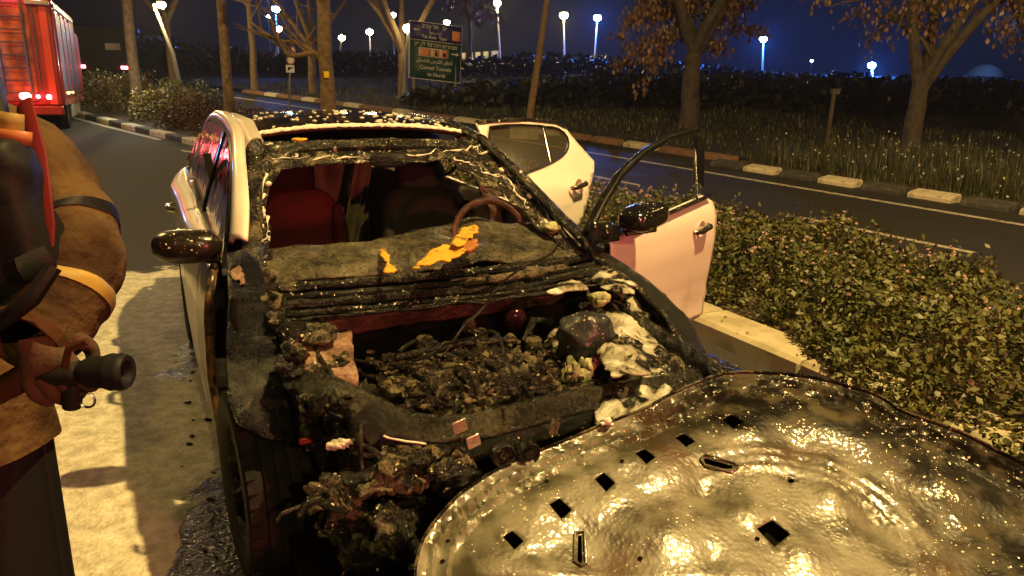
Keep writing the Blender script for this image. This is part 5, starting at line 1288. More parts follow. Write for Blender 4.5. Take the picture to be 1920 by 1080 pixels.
def hand(parent, at_, dirv, up, mat, s=1.0):
    """a gloved hand: palm and five bent fingers closing round a bar along 'up'"""
    at_ = Vector(at_); d = Vector(dirv).normalized(); u = Vector(up).normalized(); n = d.cross(u).normalized(); u = n.cross(d)
    j = []; e = []
    def P_(a, b, c): return tuple(at_+d*a*s+u*b*s+n*c*s)
    j.append((*P_(0, 0, 0), .030*s)); j.append((*P_(.045, 0, .004), .032*s)); e.append((0, 1))
    for k, (b, L) in enumerate(((.034, .075), (.012, .082), (-.011, .078), (-.033, .062))):
        i = len(j)
        j += [(*P_(.075, b, .004), .014*s), (*P_(.075+L*.40, b, -.010), .0125*s), (*P_(.075+L*.52, b, -.038), .0115*s), (*P_(.075+L*.28, b, -.060), .010*s)]
        e += [(1, i), (i, i+1), (i+1, i+2), (i+2, i+3)]
    i = len(j); j += [(*P_(.03, .040, -.012), .016*s), (*P_(.055, .055, -.035), .013*s), (*P_(.085, .040, -.052), .011*s)]; e += [(0, i), (i, i+1), (i+1, i+2)]
    return skinned('glove', j, e, mat, parent)
def head(parent, c, r=1.0):
    mb = MB(); c = Vector(c); mb.lump(c, (.078, .098, .115), .02, 4, 2, 20, 28, .95); mb.lump(c+Vector((0, -.100, -.01)), (.014, .02, .026), .02, 4, 3, 8, 10)
    for s in (-1, 1): mb.lump(c+Vector((s*.080, 0, -.01)), (.01, .02, .03), .02, 4, 4, 8, 10)
    mb.tube([c+Vector((0, .01, -.2)), c+Vector((0, 0, -.06))], [.06, .055], 14); return mb
# --- firefighter at the left edge, holding the nozzle at the hip
fg = P(-120, 640, 1.55)
ff_ = empty('person', (fg.x, fg.y, 0), 0, 'firefighter in tan bunker coat at the left edge holding a dark hose nozzle', 'person')
def FL(px, py, Y): p = P(px, py, Y); return Vector((p.x-fg.x, p.y-fg.y, p.z))
sh = FL(28, 262, 1.48); el = FL(158, 475, 1.38); wr = FL(70, 600, 1.24); 
pel = Vector((-.09, .10, .93)); ch = Vector((-.05, .06, 1.30)); nk = Vector((-.05, .04, 1.55))
J = [(*pel, (.20, .16)), (*(pel*.5+ch*.5), (.185, .15)), (*ch, (.20, .155)), (*nk, .085),
     (*(sh*.7+ch*.3+Vector((0, 0, .03))), .115), (*sh, .098), (*(sh*.5+el*.5), .092), (*el, .088), (*(el*.5+wr*.5), .080), (*wr, .062),
     (-.20, .03, 1.44, .10), (-.30, .03, 1.22, .085), (-.20, -.18, 1.08, .07),
     (.0, .10, .80, .115), (.01, .11, .48, .10), (.02, .11, .12, .08), (-.21, .12, .80, .115), (-.24, .13, .48, .10), (-.26, .14, .12, .08)]
E_ = [(0, 1), (1, 2), (2, 3), (2, 4), (4, 5), (5, 6), (6, 7), (7, 8), (8, 9), (2, 10), (10, 11), (11, 12), (0, 13), (13, 14), (14, 15), (0, 16), (16, 17), (17, 18)]
skinned('body', [(q[0], q[1], q[2], (q[3] if not isinstance(q[3], tuple) else q[3][1])*.72) for q in J], E_, M['black_gear'], ff_, sub=2)
mb = head(ff_, (-.03, .0, 1.74)); mb.build('head', M['skin'], ff_)
mb = MB(); mb.lathe([(.17, -.02), (.135, .0), (.13, .06), (.10, .12), (.04, .15), (.001, .155)], (-.03, .02, 1.79), 'Z', 28); mb.build('helmet', M['reflect'], ff_)
for x in (.02, -.26): mb = MB(); mb.lump((x, .06, .05), (.065, .15, .07), .05, 5, 2, 16, 22, .8); mb.build('boot', M['black_gear'], ff_)
# coat skirt over the hips
mb = MB()
for x in (.0, -.22): mb.surf(lambda a, b, x=x: Vector((x+(.118+.008*math.sin(b*19))*math.cos(2*PI*b), .11+.12*math.sin(2*PI*b), .80-.66*a)), 12, 40)
mb.build('trousers', M['black_gear'], ff_, solid=.008)
# sleeve: one bent tube of cloth with folds gathered at the elbow
sp_ = [FL(-25, 275, 1.50), FL(42, 315, 1.47), FL(100, 390, 1.43), FL(130, 470, 1.38), (FL(116, 548, 1.32)), FL(82, 610, 1.26), FL(45, 650, 1.21)]
sr_ = [.100, .100, .096, .096, .088, .076, .066]
def sleeve(s_, th, off=0.0):
    k = s_*(len(sp_)-1); c_ = interp3(s_, [tuple(p) for p in sp_]); c2 = interp3(min(1, s_+.02), [tuple(p) for p in sp_]); c1 = interp3(max(0, s_-.02), [tuple(p) for p in sp_])
    dv = (c2-c1).normalized(); ax = dv.cross(Vector((0, 1, 0))).normalized(); ay = ax.cross(dv)
    i_ = min(int(k), len(sr_)-2); r = sr_[i_]+(sr_[i_+1]-sr_[i_])*(k-i_)
    w = Vector((math.cos(th)*1.1, math.sin(th)*1.1, s_*9)); fold = .055*math.sin(s_*46+2.2*math.sin(th+1)+3*noise.noise(w))*math.exp(-((s_-.52)/.26)**2)
    r = r*(1+fold+.06*noise.noise(w*1.2)+.03*noise.noise(w*3.1))+off
    return c_+ax*math.cos(th)*r+ay*math.sin(th)*r
mb = MB(); mb.surf(lambda a, b: sleeve(a, b*2*PI), 110, 44); mb.build('coat_sleeve', M['bunker'], ff_, angle=80)
mb = MB(); mb.surf(lambda a, b: sleeve(.655+.05*a, b*2*PI, .0022), 6, 44); mb.build('sleeve_band', M['reflect'], ff_)
mb = MB(); mb.surf(lambda a, b: sleeve(.42+.025*a, b*2*PI, .0022), 4, 44); mb.build('arm_strap', M['black_gear'], ff_)
mb = MB(); mb.surf(lambda a, b: sleeve(.93+.07*a, b*2*PI, .004), 4, 44); mb.build('cuff', M['bunker_dark'], ff_)
def coat(a, b):
    z = 1.60-.82*a; th = b*2*PI
    rx = interp(z, [(.78, .235), (.95, .215), (1.1, .205), (1.3, .212), (1.42, .20), (1.50, .15), (1.60, .08)]); ry = interp(z, [(.78, .21), (1.1, .165), (1.35, .165), (1.5, .12), (1.60, .08)])
    w = Vector((math.cos(th)*1.6, math.sin(th)*1.6, z*2.2)); q = 1+.07*noise.noise(w)+.035*noise.noise(w*2.6)+.02*math.sin(th*9+z*5)*max(0, 1.1-z)*3
    return Vector((rx*math.cos(th)*q-.09, ry*math.sin(th)*q+.09, z))
mb = MB(); mb.surf(coat, 70, 72); mb.build('coat_body', M['bunker'], ff_, angle=80)
# harness: shoulder strap, chest gear, breathing set
mb = MB(); mb.tube([FL(-60, 175, 1.55), FL(-15, 190, 1.42), FL(10, 300, 1.33), FL(20, 430, 1.30), FL(10, 520, 1.32)], .062, 12, flat=.35, up=(0, -1, 0)); mb.build('shoulder_strap', M['black_gear'], ff_)
mb = MB(); mb.tube([FL(45, 195, 1.44), FL(72, 300, 1.335), FL(85, 420, 1.28), FL(80, 540, 1.27)], .020, 10, flat=.35, up=(0, -1, 0)); mb.build('red_strap', M['red_strap'], ff_)
mb = MB(); mb.lump(FL(5, 430, 1.28), (.085, .06, .15), .25, 9, 3, 30, 36, .6, amp2=.08); mb.build('chest_gear', M['black_gear'], ff_)
mb = MB(); mb.surf(lambda a, b: FL(-30+75*b, 205+110*a+10*b, 1.30-.02*math.sin(b*3)), 6, 6); mb.build('strap_patch', M['reflect'], ff_, solid=.004)
mb = MB(); mb.surf(lambda a, b: FL(-30+90*b, 238+26*a+10*b, 1.293-.02*math.sin(b*3)), 2, 6); mb.build('patch_stripe', plain('orange_brown_stripe', (.35, .12, .04), .5), ff_, solid=.004)
mb = MB(); mb.tube([FL(-40, 520, 1.25), FL(40, 505, 1.22), FL(95, 480, 1.25)], .022, 10, flat=.4, up=(0, -1, 0)); mb.build('waist_belt', M['black_gear'], ff_)
mb = MB(); mb.tube([FL(-60, 640, 1.22), FL(20, 590, 1.15), FL(60, 560, 1.15), FL(100, 500, 1.18)], .014, 8); mb.build('air_hose', M['black_gear'], ff_)
mb = MB(); mb.lathe([(.001, -.28), (.07, -.25), (.078, -.2), (.078, .18), (.05, .25), (.001, .27)], (-.02, .27, 1.25), 'Z', 24); mb.build('air_cylinder', M['reflect'], ff_)
hand(ff_, wr+Vector((.0, -.01, -.01)), FL(105, 700, 1.20)-wr, (1, 0.1, .1), M['glove'], 1.12)
# --- the nozzle he holds
nz = empty('hose_nozzle', (fg.x, fg.y, 0), 0, 'dark fire hose nozzle held at the firefighter hip, pointing right', 'nozzle')
A_, B_ = FL(60, 700, 1.20), FL(240, 697, 1.20); d = (B_-A_); q = d.normalized(); L = d.length
rot = q.to_track_quat('Z', 'Y').to_matrix()
mb = MB(); mb.lathe([(.001, 0), (.022, .0), (.024, L*.45), (.020, L*.5)], A_, 'Z', 22, rot=rot); mb.build('nozzle_pipe', M['black_gear'], nz)
mb = MB(); mb.lathe([(.018, L*.5), (.024, L*.56), (.028, L*.62), (.028, L*.76), (.031, L*.80), (.033, L*.84), (.031, L*.88), (.033, L*.93), (.031, L*.97), (.028, L), (.02, L*.99), (.016, L*.9), (.001, L*.9)], A_, 'Z', 26, rot=rot); mb.build('nozzle_head', M['black_gear'], nz)
mb = MB(); h0 = A_.lerp(B_, .40); mb.tube([h0+Vector((0, 0, -.01)), h0+Vector((-.004, 0, -.05)), h0+Vector((-.006, 0, -.065))], [.014, .017, .015], 10); mb.build('pistol_grip', M['black_gear'], nz)
mb = MB(); h1 = A_.lerp(B_, .46); mb.tube([h1+Vector((0, -.03, .02)), h1+Vector((.012, -.03, .055)), h1+Vector((.045, -.03, .068))], .006, 8); mb.build('bale_handle', M['bunker_dark'], nz)
mb = MB(); c = h0+Vector((.022, 0, -.05)); mb.tube([c+Vector((.014*math.cos(t*PI/8), 0, .014*math.sin(t*PI/8))) for t in range(17)], .0022, 6, up=(0, 1, 0)); mb.build('key_ring', M['steel'], nz)
mb = MB(); mb.tube([A_, A_+Vector((-.18, .05, -.10)), A_+Vector((-.34, .25, -.50)), (-.55, .6, .04), (-1.2, 1.2, .03), (-2.4, 1.6, .03)], .024, 12); mb.build('hose', M['bunker_dark'], nz)
# --- the photographer, whose shadow crosses the wet road
pg = empty('person', (.20, -.32, 0), 0, 'photographer in dark clothes standing just behind the camera, only the shadow in view', 'person')
J = [(0, 0, .95, .13), (0, 0, 1.15, .125), (0, 0, 1.38, .15), (0, 0, 1.50, .06), (.17, 0, 1.42, .062), (.24, .05, 1.18, .05), (.10, .20, 1.44, .04), (-.17, 0, 1.42, .062), (-.24, .05, 1.18, .05), (-.10, .20, 1.44, .04),
     (.09, 0, .85, .09), (.11, 0, .48, .065), (.12, 0, .08, .05), (-.09, 0, .85, .09), (-.11, 0, .48, .065), (-.12, 0, .08, .05)]
skinned('body', J, [(0, 1), (1, 2), (2, 3), (2, 4), (4, 5), (5, 6), (2, 7), (7, 8), (8, 9), (0, 10), (10, 11), (11, 12), (0, 13), (13, 14), (14, 15)], M['black_gear'], pg)
head(pg, (0, .0, 1.68)).build('head', M['skin'], pg)
for x in (.12, -.12): mb = MB(); mb.lump((x, .05, .04), (.05, .13, .045), .02, 5, 2, 12, 16, .8); mb.build('shoe', M['black_gear'], pg)

# ================================================================ fire engine
M['pole'] = plain('galvanised_pole', (.20, .19, .17), .6, .3)
M['truckred'] = plain('fire_engine_red', (.26, .014, .008), .35, coat=.3, noise_=(1.5, (.38, .02, .014), .4, .7))
M['shutter'] = plain('aluminium_shutter', (.09, .075, .065), .5, .4, noise_=(4, (.05, .04, .035), .4, .7))
M['white'] = plain('white_trim', (.32, .28, .22), .5)
M['orangeband'] = plain('orange_reflective_panel', (.42, .085, .012), .6, noise_=(3.0, (.14, .015, .006), .38, .6))
M['redlamp'] = plain('red_lamp', (.5, .01, .01), .3, emit=(1, .06, .10), est=26)
M['redlamp_hot'] = plain('bright_red_lamp', (.5, .01, .01), .3, emit=(1, .16, .16), est=30)
M['bluelamp'] = plain('blue_lamp', (.02, .06, .5), .3, emit=(.15, .45, 1), est=22)
M['amber'] = plain('amber_marker', (.5, .2, .02), .3, emit=(1, .45, .08), est=14)
FT = P(14, 200, 19.0); FT.z = gz(19.0)
ta = math.atan2(.90, -.43)                       # heading, away along the road
ft = empty('fire_engine', FT, ta-PI/2, 'red fire engine with rear ladder and red lights lit, at the left edge', 'fire engine')
# local frame: +Y ahead, +X to its right; rear face at y=0
W2 = 1.22
def rel(px, py, Y): return ft_i @ P(px, py, Y)
bpy.context.view_layer.update()
ft_i = (Matrix.Translation(FT) @ Matrix.Rotation(ta-PI/2, 4, 'Z')).inverted()
MB().box((0, 3.2, 2.0), (2*W2, 6.3, 2.6)).build('body', M['truckred'], ft, bevel=.06)
MB().box((0, 3.4, .62), (2.2, 6.4, .36)).build('chassis', M['void'], ft)
MB().box((0, 7.2, 1.75), (2.4, 1.7, 2.3)).build('cab', M['truckred'], ft, bevel=.12)
MB().box((0, -.15, .60), (2.44, .32, .22)).build('rear_bumper', M['truckred'], ft, bevel=.03)
MB().box((.20, -.012, 1.95), (1.0, .02, 2.25)).build('rear_panel', M['orangeband'], ft)
for x in (-.98, 1.02): MB().box((x, -.014, 1.95), (.16, .02, 2.4)).build('corner_stripe', plain('red_retroreflective', (.55, .04, .02), .4), ft)
lx = (.02, .58)
lad = None
mb = MB(); 
for x in lx: MB().tube([(x, -.10, 3.25), (x, -.12, 2.0), (x+.02, -.14, .95)], .028, 8).build('ladder_rail', M['shutter'], ft)
for i in range(8): MB().tube([(lx[0], -.115, 3.12-.30*i), (lx[1], -.115, 3.12-.30*i)], .018, 8).build('ladder_rung', M['shutter'], ft)
MB().tube([(.80, -.09, 3.2), (.80, -.10, 1.1)], .022, 8).build('grab_rail', M['shutter'], ft)
for k in range(4):
    y = .25+k*1.28; f = MB().box((W2+.012, y+.60, 1.95), (.03, 1.12, 2.05)).build('side_shutter', M['shutter'], ft, bevel=.01)
    s = MB()
    for j in range(22): s.box((W2+.032, y+.60, 1.0+j*.092), (.012, 1.06, .05))
    q = s.build('shutter_slats', M['shutter'], f, smooth=False); q['kind'] = 'stuff'
    MB().box((W2+.022, y-.02, 1.95), (.05, .07, 2.2)).build('shutter_post', M['truckred'], ft)
MB().box((W2+.02, 3.0, 3.12), (.04, 5.6, .10)).build('roof_rail', M['shutter'], ft, bevel=.01)
MB().box((W2+.015, 3.2, .80), (.03, 6.0, .16)).build('side_skirt', M['orangeband'], ft)
MB().box((W2-.02, 3.0, .58), (.06, 1.5, .46)).build('toolbox', M['white'], ft, bevel=.02)
MB().box((W2-.02, 4.75, .62), (.08, .55, .95)).build('mud_guard', M['white'], ft, bevel=.02)
for y in (1.35, 6.6):
    for sx in (-1, 1):
        w = empty('wheel', (sx*1.05, y, .50), parent=ft)
        MB().lathe([(.3, -.14), (.46, -.15), (.5, -.10), (.5, .10), (.46, .15), (.3, .14)], (0, 0, 0), 'X', 36).build('tyre', M['rubber'], w)
        MB().lathe([(.001, sx*.06), (.2, sx*.08), (.3, sx*.13), (.3, -sx*.13)], (0, 0, 0), 'X', 24).build('rim', M['shutter'], w)
def lampb(loc, r, mat, nm, d=(1, .5, 1)):
    return MB().lump(loc, (r*d[0], r*d[1], r*d[2]), 0, 1, 1, 10, 16, .8).build(nm, M[mat], ft)
lampb((-.52, -.06, 3.22), .12, 'redlamp_hot', 'beacon'); lampb((.45, -.06, 3.28), .085, 'redlamp', 'beacon'); lampb((.93, -.06, 3.22), .09, 'redlamp_hot', 'beacon')
lampb((.45, -.33, .95), .085, 'redlamp_hot', 'tail_lamp', (1.5, .5, 1)); lampb((.95, -.33, .93), .06, 'redlamp_hot', 'tail_lamp'); lampb((.72, -.33, .94), .05, 'redlamp', 'tail_lamp')
lampb((-.75, -.05, 1.35), .16, 'bluelamp', 'blue_work_lamp', (1.1, .3, 1.4)); lampb((-.60, -.06, 1.9), .10, 'bluelamp', 'blue_work_lamp', (.7, .3, 1.2))
for y in (.9, 1.3, 2.4): lampb((W2+.05, y, 1.02), .03, 'amber', 'side_marker')
MB().box((.93, .1, 3.16), (.5, .6, .10)).build('roof_box', M['white'], ft, bevel=.02)
MB().tube([(.15, -.03, 3.30), (.5, -.1, 3.28), (.75, .2, 3.34)], .06, 10).build('suction_hose', M['white'], ft)
fw = Matrix.Translation(FT) @ Matrix.Rotation(ta-PI/2, 4, 'Z')
light('beacon_light', fw @ Vector((.2, -.7, 3.2)), (1, .05, .10), 16, .12)
light('tail_light', fw @ Vector((.5, -.8, 1.0)), (1, .06, .05), 9, .08)
light('beacon_light', fw @ Vector((-.9, -.5, 1.8)), (.15, .4, 1), 90, .12)
light('work_light', P(232, 128, 21.5), (.95, .97, .80), 90, .08)
# unseen red light added to turn the door pink; its tripod lamp is made up
def copy_tree(o, parent=None):
    c = o.copy(); sc.collection.objects.link(c)
    if parent: c.parent = parent
    for ch in list(o.children): copy_tree(ch, c)
    return c
light('unseen_red_light', (4.5, -3.5, 1.6), (1, .15, .13), 1150, .2)
wl = empty('added_red_lamp', (4.5, -3.75, 0), 0, 'added red lamp on a tripod behind the photographer, unseen, tinting the door', 'added lamp')
for k in range(3): MB().tube([(0, 0, 1.2), (.35*math.cos(k*2.1), .35*math.sin(k*2.1), 0)], .015, 6).build('leg', M['pole'], wl)
MB().tube([(0, 0, 1.15), (0, 0, 1.5)], .02, 8).build('post', M['pole'], wl); MB().box((0, 0, 1.6), (.34, .1, .2)).build('housing', M['void'], wl, bevel=.02); MB().box((0, .06, 1.6), (.3, .02, .16)).build('lens', M['redlamp'], wl)

# far lorry beyond the fire engine
lv = P(196, 140, 34); lz = gz(34)
lo_ = empty('lorry', (lv.x, lv.y, lz), ta-PI/2+.25, 'dark lorry with red tail lamps beyond the fire engine', 'lorry')
MB().box((0, 2.5, 1.75), (2.2, 5, 1.9)).build('body', plain('dark_grey_lorry_paint', (.004, .004, .005), .6, spec=.1), lo_, bevel=.05)
MB().box((.45, -.02, 1.85), (.6, .03, .28)).build('rear_window', M['shutter'], lo_)
MB().box((0, 2.4, .65), (2.1, 4.8, .3)).build('chassis', M['void'], lo_)
for x in (-.85, .9): MB().box((x, -.06, .98), (.42 if x > 0 else .25, .05, .12)).build('tail_lamp', M['redlamp_hot'], lo_)
for x in (-.9, .9):
    MB().lathe([(.001, -.12), (.42, -.12), (.46, -.08), (.46, .08), (.42, .12), (.001, .12)], (x, 1.0, .46), 'X', 24).build('wheel', M['rubber'], lo_)

# ================================================================ street lamps
M['lampwarm'] = plain('sodium_lamp_glass', (.9, .8, .5), .4, emit=(1, .78, .36), est=70)
M['lampwhite'] = plain('white_lamp_glass', (.9, .9, .8), .4, emit=(1, .88, .62), est=60)
M['lampblue'] = plain('blue_white_lamp_glass', (.7, .85, 1), .4, emit=(.22, .55, 1), est=110)
def street_lamp(px, py, Y, base, col, r, label, lean=0.0, arm=0.0, glow=None, group='street lamps'):
    p = P(px, py, Y); zb = gz(Y)
    root = empty('street_lamp', (p.x+lean, p.y, zb), 0, label, 'street lamp', group)
    h = p.z-zb; c = Vector((-lean, 0, h))
    MB().tube([(0, 0, -.1), (-lean*.5-arm*.0, 0, h*.5), (-lean-arm, 0, h+.06)], [.10, .08, .05], 8).build('pole', M['pole'], root)
    if arm: MB().tube([(-lean-arm, 0, h+.06), (-lean, 0, h+.12)], .04, 6).build('arm', M['pole'], root)
    MB().box((c.x, c.y, c.z+r*1.0), (r*1.5, r*1.5, r*.25)).build('lamp_housing', M['pole'], root, bevel=r*.1)
    MB().lump((c.x, c.y, c.z+r*.35), (r, r, r*.85), 0, 1, 1, 8, 14).build('lamp_glass', M[col], root)
    if glow: light('street_lamp_light', (p.x, p.y-r-.1, p.z-r*.6), glow[0], glow[1], .15)
BL = (.03, .16, 1.0); WM = (1, .72, .3)
for a in ((303, 12, 30, 0, 'lampwarm', .16, 'yellow street lamp with leaning pole above the lit shrubs', .5, .3, (WM, 900)),
          (517, 20, 70, 0, 'lampblue', .36, 'bluish street lamp highest among the small lamps over the wreck roof', 0, 0, (BL, 4000)),
          (503, 32, 95, 0, 'lampwhite', .22, 'small far lamp just left below the bluish one', 0, 0, None),
          (523, 56, 62, 0, 'lampwarm', .26, 'small warm lamp below the bluish one', -.6, 0, None),
          (641, 73, 60, 0, 'lampwarm', .26, 'warm lamp on the pole right of the tagged trunk', -.5, 0, None),
          (693, 62, 75, 0, 'lampwhite', .34, 'wide white lamp between tagged trunk and road sign', 0, 0, None),
          (737, 30, 90, 0, 'lampwhite', .34, 'pale lamp above the forked bare tree', 0, 0, None),
          (766, 57, 30, 0, 'lampwarm', .21, 'warm lamp on the pole touching the left edge of the road sign', -.25, 0, None),
          (838, 44, 85, 0, 'lampwhite', .34, 'white lamp showing just above the road sign', 0, 0, None),
          (932, 9, 62, 0, 'lampwarm', .30, 'warm lamp near the top edge right of the road sign', .35, 0, (WM, 1500)),
          (1057, 32, 62, 0, 'lampwarm', .34, 'large warm lamp left of the blue lamps', .2, 0, (WM, 1500)),
          (1120, 36, 62, 0, 'lampblue', .30, 'bright blue lamp, leftmost and highest of the three over the doors', -.1, 0, (BL, 6500)),
          (1431, 76, 62, 0, 'lampblue', .30, 'bright blue lamp between the two leafy trees', .2, 0, (BL, 6500)),
          (1634, 125, 62, 0, 'lampblue', .30, 'bright blue lamp, lowest of the three, right of the short post', .2, 0, (BL, 6500)),
          (932, 105, 90, 0, 'lampblue', .18, 'tiny white-blue lamp under the bridge parapet', 0, 0, None),
          (1522, 115, 120, 0, 'lampblue', .22, 'tiny distant blue lamp between two bright blue ones', 0, 0, None),
          (1755, 149, 120, 0, 'lampblue', .26, 'tiny distant blue lamp right of the forked tree', 0, 0, None),
          (1915, 171, 60, 0, 'lampblue', .26, 'blue lamp cut by the right edge', 0, 0, (BL, 4000))):
    street_lamp(a[0], a[1], a[2], a[3], a[4], a[5], a[6], a[7], a[8], a[9])
# lamps whose light falls on the wreck, just outside the picture
for (x, y, z, lab) in ((KEY.x, KEY.y, KEY.z, 'sodium street lamp behind the photographer'), (*KEY2, 'sodium street lamp beside the photographer'), (*KEY3, 'sodium street lamp on the verge beyond the right edge'), (*KEY4, 'sodium street lamp over the road beyond the left edge')):
    sx_ = 1 if x > 0 else -1
    ax_ = 3.6 if z == KEY2.z else 1.2
    root = empty('street_lamp', (x+ax_*sx_, y, gz(y)), 0, lab, 'street lamp', 'street lamps'); zz = z-gz(y)
    MB().tube([(0, 0, -.1), (0, 0, zz*.8), (-.3*sx_, 0, zz+.25), (-ax_*sx_, 0, zz+.38)], [.12, .09, .06, .05], 10).build('pole', M['pole'], root)
    MB().box((-ax_*sx_, 0, zz+.36), (.6, .3, .10)).build('lamp_housing', M['pole'], root, bevel=.03)
    MB().box((-ax_*sx_, 0, zz+.29), (.34, .2, .03)).build('lamp_glass', M['lampwarm'], root)

# ================================================================ signs and posts
M['signblue'] = plain('sign_blue', (.022, .025, .20), .5)
M['signgreen'] = plain('sign_green', (.010, .055, .050), .5)
M['signwhite'] = plain('sign_white', (.62, .60, .55), .5)
M['signorange'] = plain('sign_orange_pictogram', (.70, .26, .13), .5)
SY = 29.0
A1, A2, A3, A4 = P(767, 37, SY), P(868, 50, SY+.9), P(863, 157, SY+.9), P(766, 146, SY)
rs = empty('road_sign', (A4.x, A4.y, gz(SY)), 0, 'big blue and green direction sign on two posts above the wreck roof', 'road sign')
O_ = Vector((A4.x, A4.y, gz(SY)))
def sg(u, v, d=0.0):   # u right, v up on the board face
    p = A4.lerp(A3, u).lerp(A1.lerp(A2, u), v); n = (A3-A4).cross(A1-A4).normalized(); return p-O_+n*(d if n.y < 0 else -d)
def sq(u0, u1, v0, v1, d, mat, name, parent=rs):
    mb = MB(); mb.surf(lambda a, b: sg(u0+(u1-u0)*a, v0+(v1-v0)*b, d), 4, 4); o = mb.build(name, M[mat], parent); m = o.modifiers.new('s', 'SOLIDIFY'); m.thickness = .008; m.offset = 0; return o
bd = sq(0, 1, 0, 1, -.02, 'signwhite', 'sign_board'); sq(.02, .98, .015, .675, .01, 'signgreen', 'green_panel'); sq(.02, .98, .69, .985, .01, 'signblue', 'blue_panel')
sq(.80, .96, .73, .90, .022, 'signorange', 'road_number_plate', rs)
sq(.18, .74, .405, .56, .022, 'signwhite', 'pictogram_plate'); sq(.20, .40, .42, .545, .034, 'signorange', 'pictogram'); sq(.445, .56, .42, .545, .034, 'signorange', 'pictogram'); sq(.60, .72, .42, .545, .034, 'signorange', 'pictogram')
sq(.485, .525, .44, .50, .046, 'void', 'pictogram_figure'); sq(.49, .52, .51, .53, .046, 'void', 'pictogram_figure'); sq(.635, .685, .44, .50, .046, 'void', 'pictogram_figure')
def arrow(u0, u1, v, h, nm):
    mb = MB(); s = 1 if u1 > u0 else -1
    mb.add([sg(u0, v-h*.18, .03), sg(u1-s*.05, v-h*.18, .03), sg(u1-s*.05, v+h*.18, .03), sg(u0, v+h*.18, .03)], [(0, 1, 2, 3)])
    mb.add([sg(u1-s*.07, v-h*.6, .03), sg(u1, v, .03), sg(u1-s*.07, v+h*.6, .03), sg(u1-s*.045, v, .03)], [(0, 1, 2, 3)]); o = mb.build(nm, M['signwhite'], rs, smooth=False)
    m = o.modifiers.new('s', 'SOLIDIFY'); m.thickness = .006
arrow(.80, .95, .50, .06, 'arrow'); arrow(.18, .06, .855, .05, 'arrow')
X_ = (sg(1, 0)-sg(0, 0)); bw = X_.length; Xd = X_.normalized(); Yd = (sg(0, 1)-sg(0, 0)); bh = Yd.length; Yd = (Yd-Xd*Yd.dot(Xd)).normalized()
def text(s, u, v, h, mat='signwhite', name='lettering'):
    cu = bpy.data.curves.new(name, 'FONT'); cu.body = s; cu.size = h*bh; cu.align_x = 'CENTER'; cu.align_y = 'CENTER'; cu.extrude = .004; cu.offset = .002
    cu.materials.append(M[mat]); o = bpy.data.objects.new(name, cu); sc.collection.objects.link(o); o.parent = rs
    p = sg(u, v, .035); Zd = Xd.cross(Yd); o.matrix_local = Matrix(((Xd.x, Yd.x, Zd.x, p.x), (Xd.y, Yd.y, Zd.y, p.y), (Xd.z, Yd.z, Zd.z, p.z), (0, 0, 0, 1)))
    bpy.context.view_layer.update(); me = bpy.data.meshes.new_from_object(o.evaluated_get(bpy.context.evaluated_depsgraph_get())); mt = o.matrix_local.copy()
    bpy.data.objects.remove(o); o = link(name, me, None, rs); o.matrix_local = mt
    return o
heb = lambda s: s[::-1]
text(heb('תל אביב')+'   '+heb('ים'), .46, .925, .095); text('\uFEDE\uFE97 \uFE90\uFEF4\uFE91\uFE83'[::-1], .48, .835, .075); text('Tel Aviv  Yam', .46, .745, .085)
text(heb('מנהרות הכרמל לצפון'), .50, .615, .095)
text('\uFEDD\uFE8E\uFEE4\uFEB8\uFEDF\uFE8E\u0020\uFEE6\uFEE3\uFEAE\uFEDC\uFEDF\uFE8D\u0020\uFED5\uFE8E\uFED4\uFEE7\uFE83', .48, .335, .085)
text('Carmel Tunnels', .50, .215, .095); text('to North', .52, .10, .095)
for u, w in ((.07, .05), (.86, .05)):
    t = sg(u, .95, -.07); b = Vector((t.x+.03, t.y, 0)); MB().tube([b+Vector((0, 0, -.2)), t], .055, 10).build('sign_post', M['pole'], rs)
MB().tube([sg(.0, .01, .0), sg(1, .01, .0)], .02, 6).build('sign_frame', M['signwhite'], rs)
# small speed sign stack
sp = P(541, 195, 27); so = Vector((sp.x, sp.y, gz(27)))
ss = empty('speed_sign', so, 0, 'small post with two round signs over a square arrow plate, left of the tagged trunk', 'road sign')
MB().tube([(0, 0, -.1), (P(545, 84, 27).x-so.x, 0, P(545, 84, 27).z-so.z)], .03, 8).build('sign_post', M['pole'], ss)
for (x, y, r) in ((547, 94, .13), (545, 113, .14)):
    p = P(x, y, 26.95)-so; MB().lathe([(.001, -.012), (r, -.012), (r, 0), (.001, 0)], p, 'Y', 28).build('round_sign', M['signwhite'], ss)
    MB().lathe([(r*.72, -.018), (r*.98, -.018), (r*.98, -.014), (r*.72, -.014)], p, 'Y', 28).build('sign_ring', plain('sign_ring', (.45, .12, .06), .5), ss)
p = P(544, 129, 26.95)-so; MB().box(p, (.29, .02, .25)).build('arrow_plate', M['signwhite'], ss); MB().box(p+Vector((.01, -.015, .03)), (.16, .01, .05)).box(p+Vector((-.04, -.015, -.02)), (.07, .01, .06)).build('arrow_mark', M['void'], ss)
# leaning pole, short post
b = P(987, 217, 20); t = P(1032, -40, 21.5); b.z = gz(20); lp = empty('leaning_pole', b, 0, 'tall brown pole leaning right behind the open rear door', 'pole')
MB().tube([(0, 0, -.1), t-b], [.105, .075], 12).build('pole', M['bark'], lp)
MB().box((-.05, -.1, .16), (.75, .35, .32)).build('concrete_footing', M['kerbconc'], lp, bevel=.02)
b = onground(1546, 296); po = empty('post', b, 0, 'short rusty post with flared top leaning right on the verge', 'post')
t = P(1564, 176, b.y)-b; MB().tube([(0, 0, -.1), t], .045, 10).build('post_tube', M['barkgrey'], po); MB().box(t+Vector((.02, 0, .05)), (.16, .10, .12), taper=1.2).build('post_cap', M['barkgrey'], po)
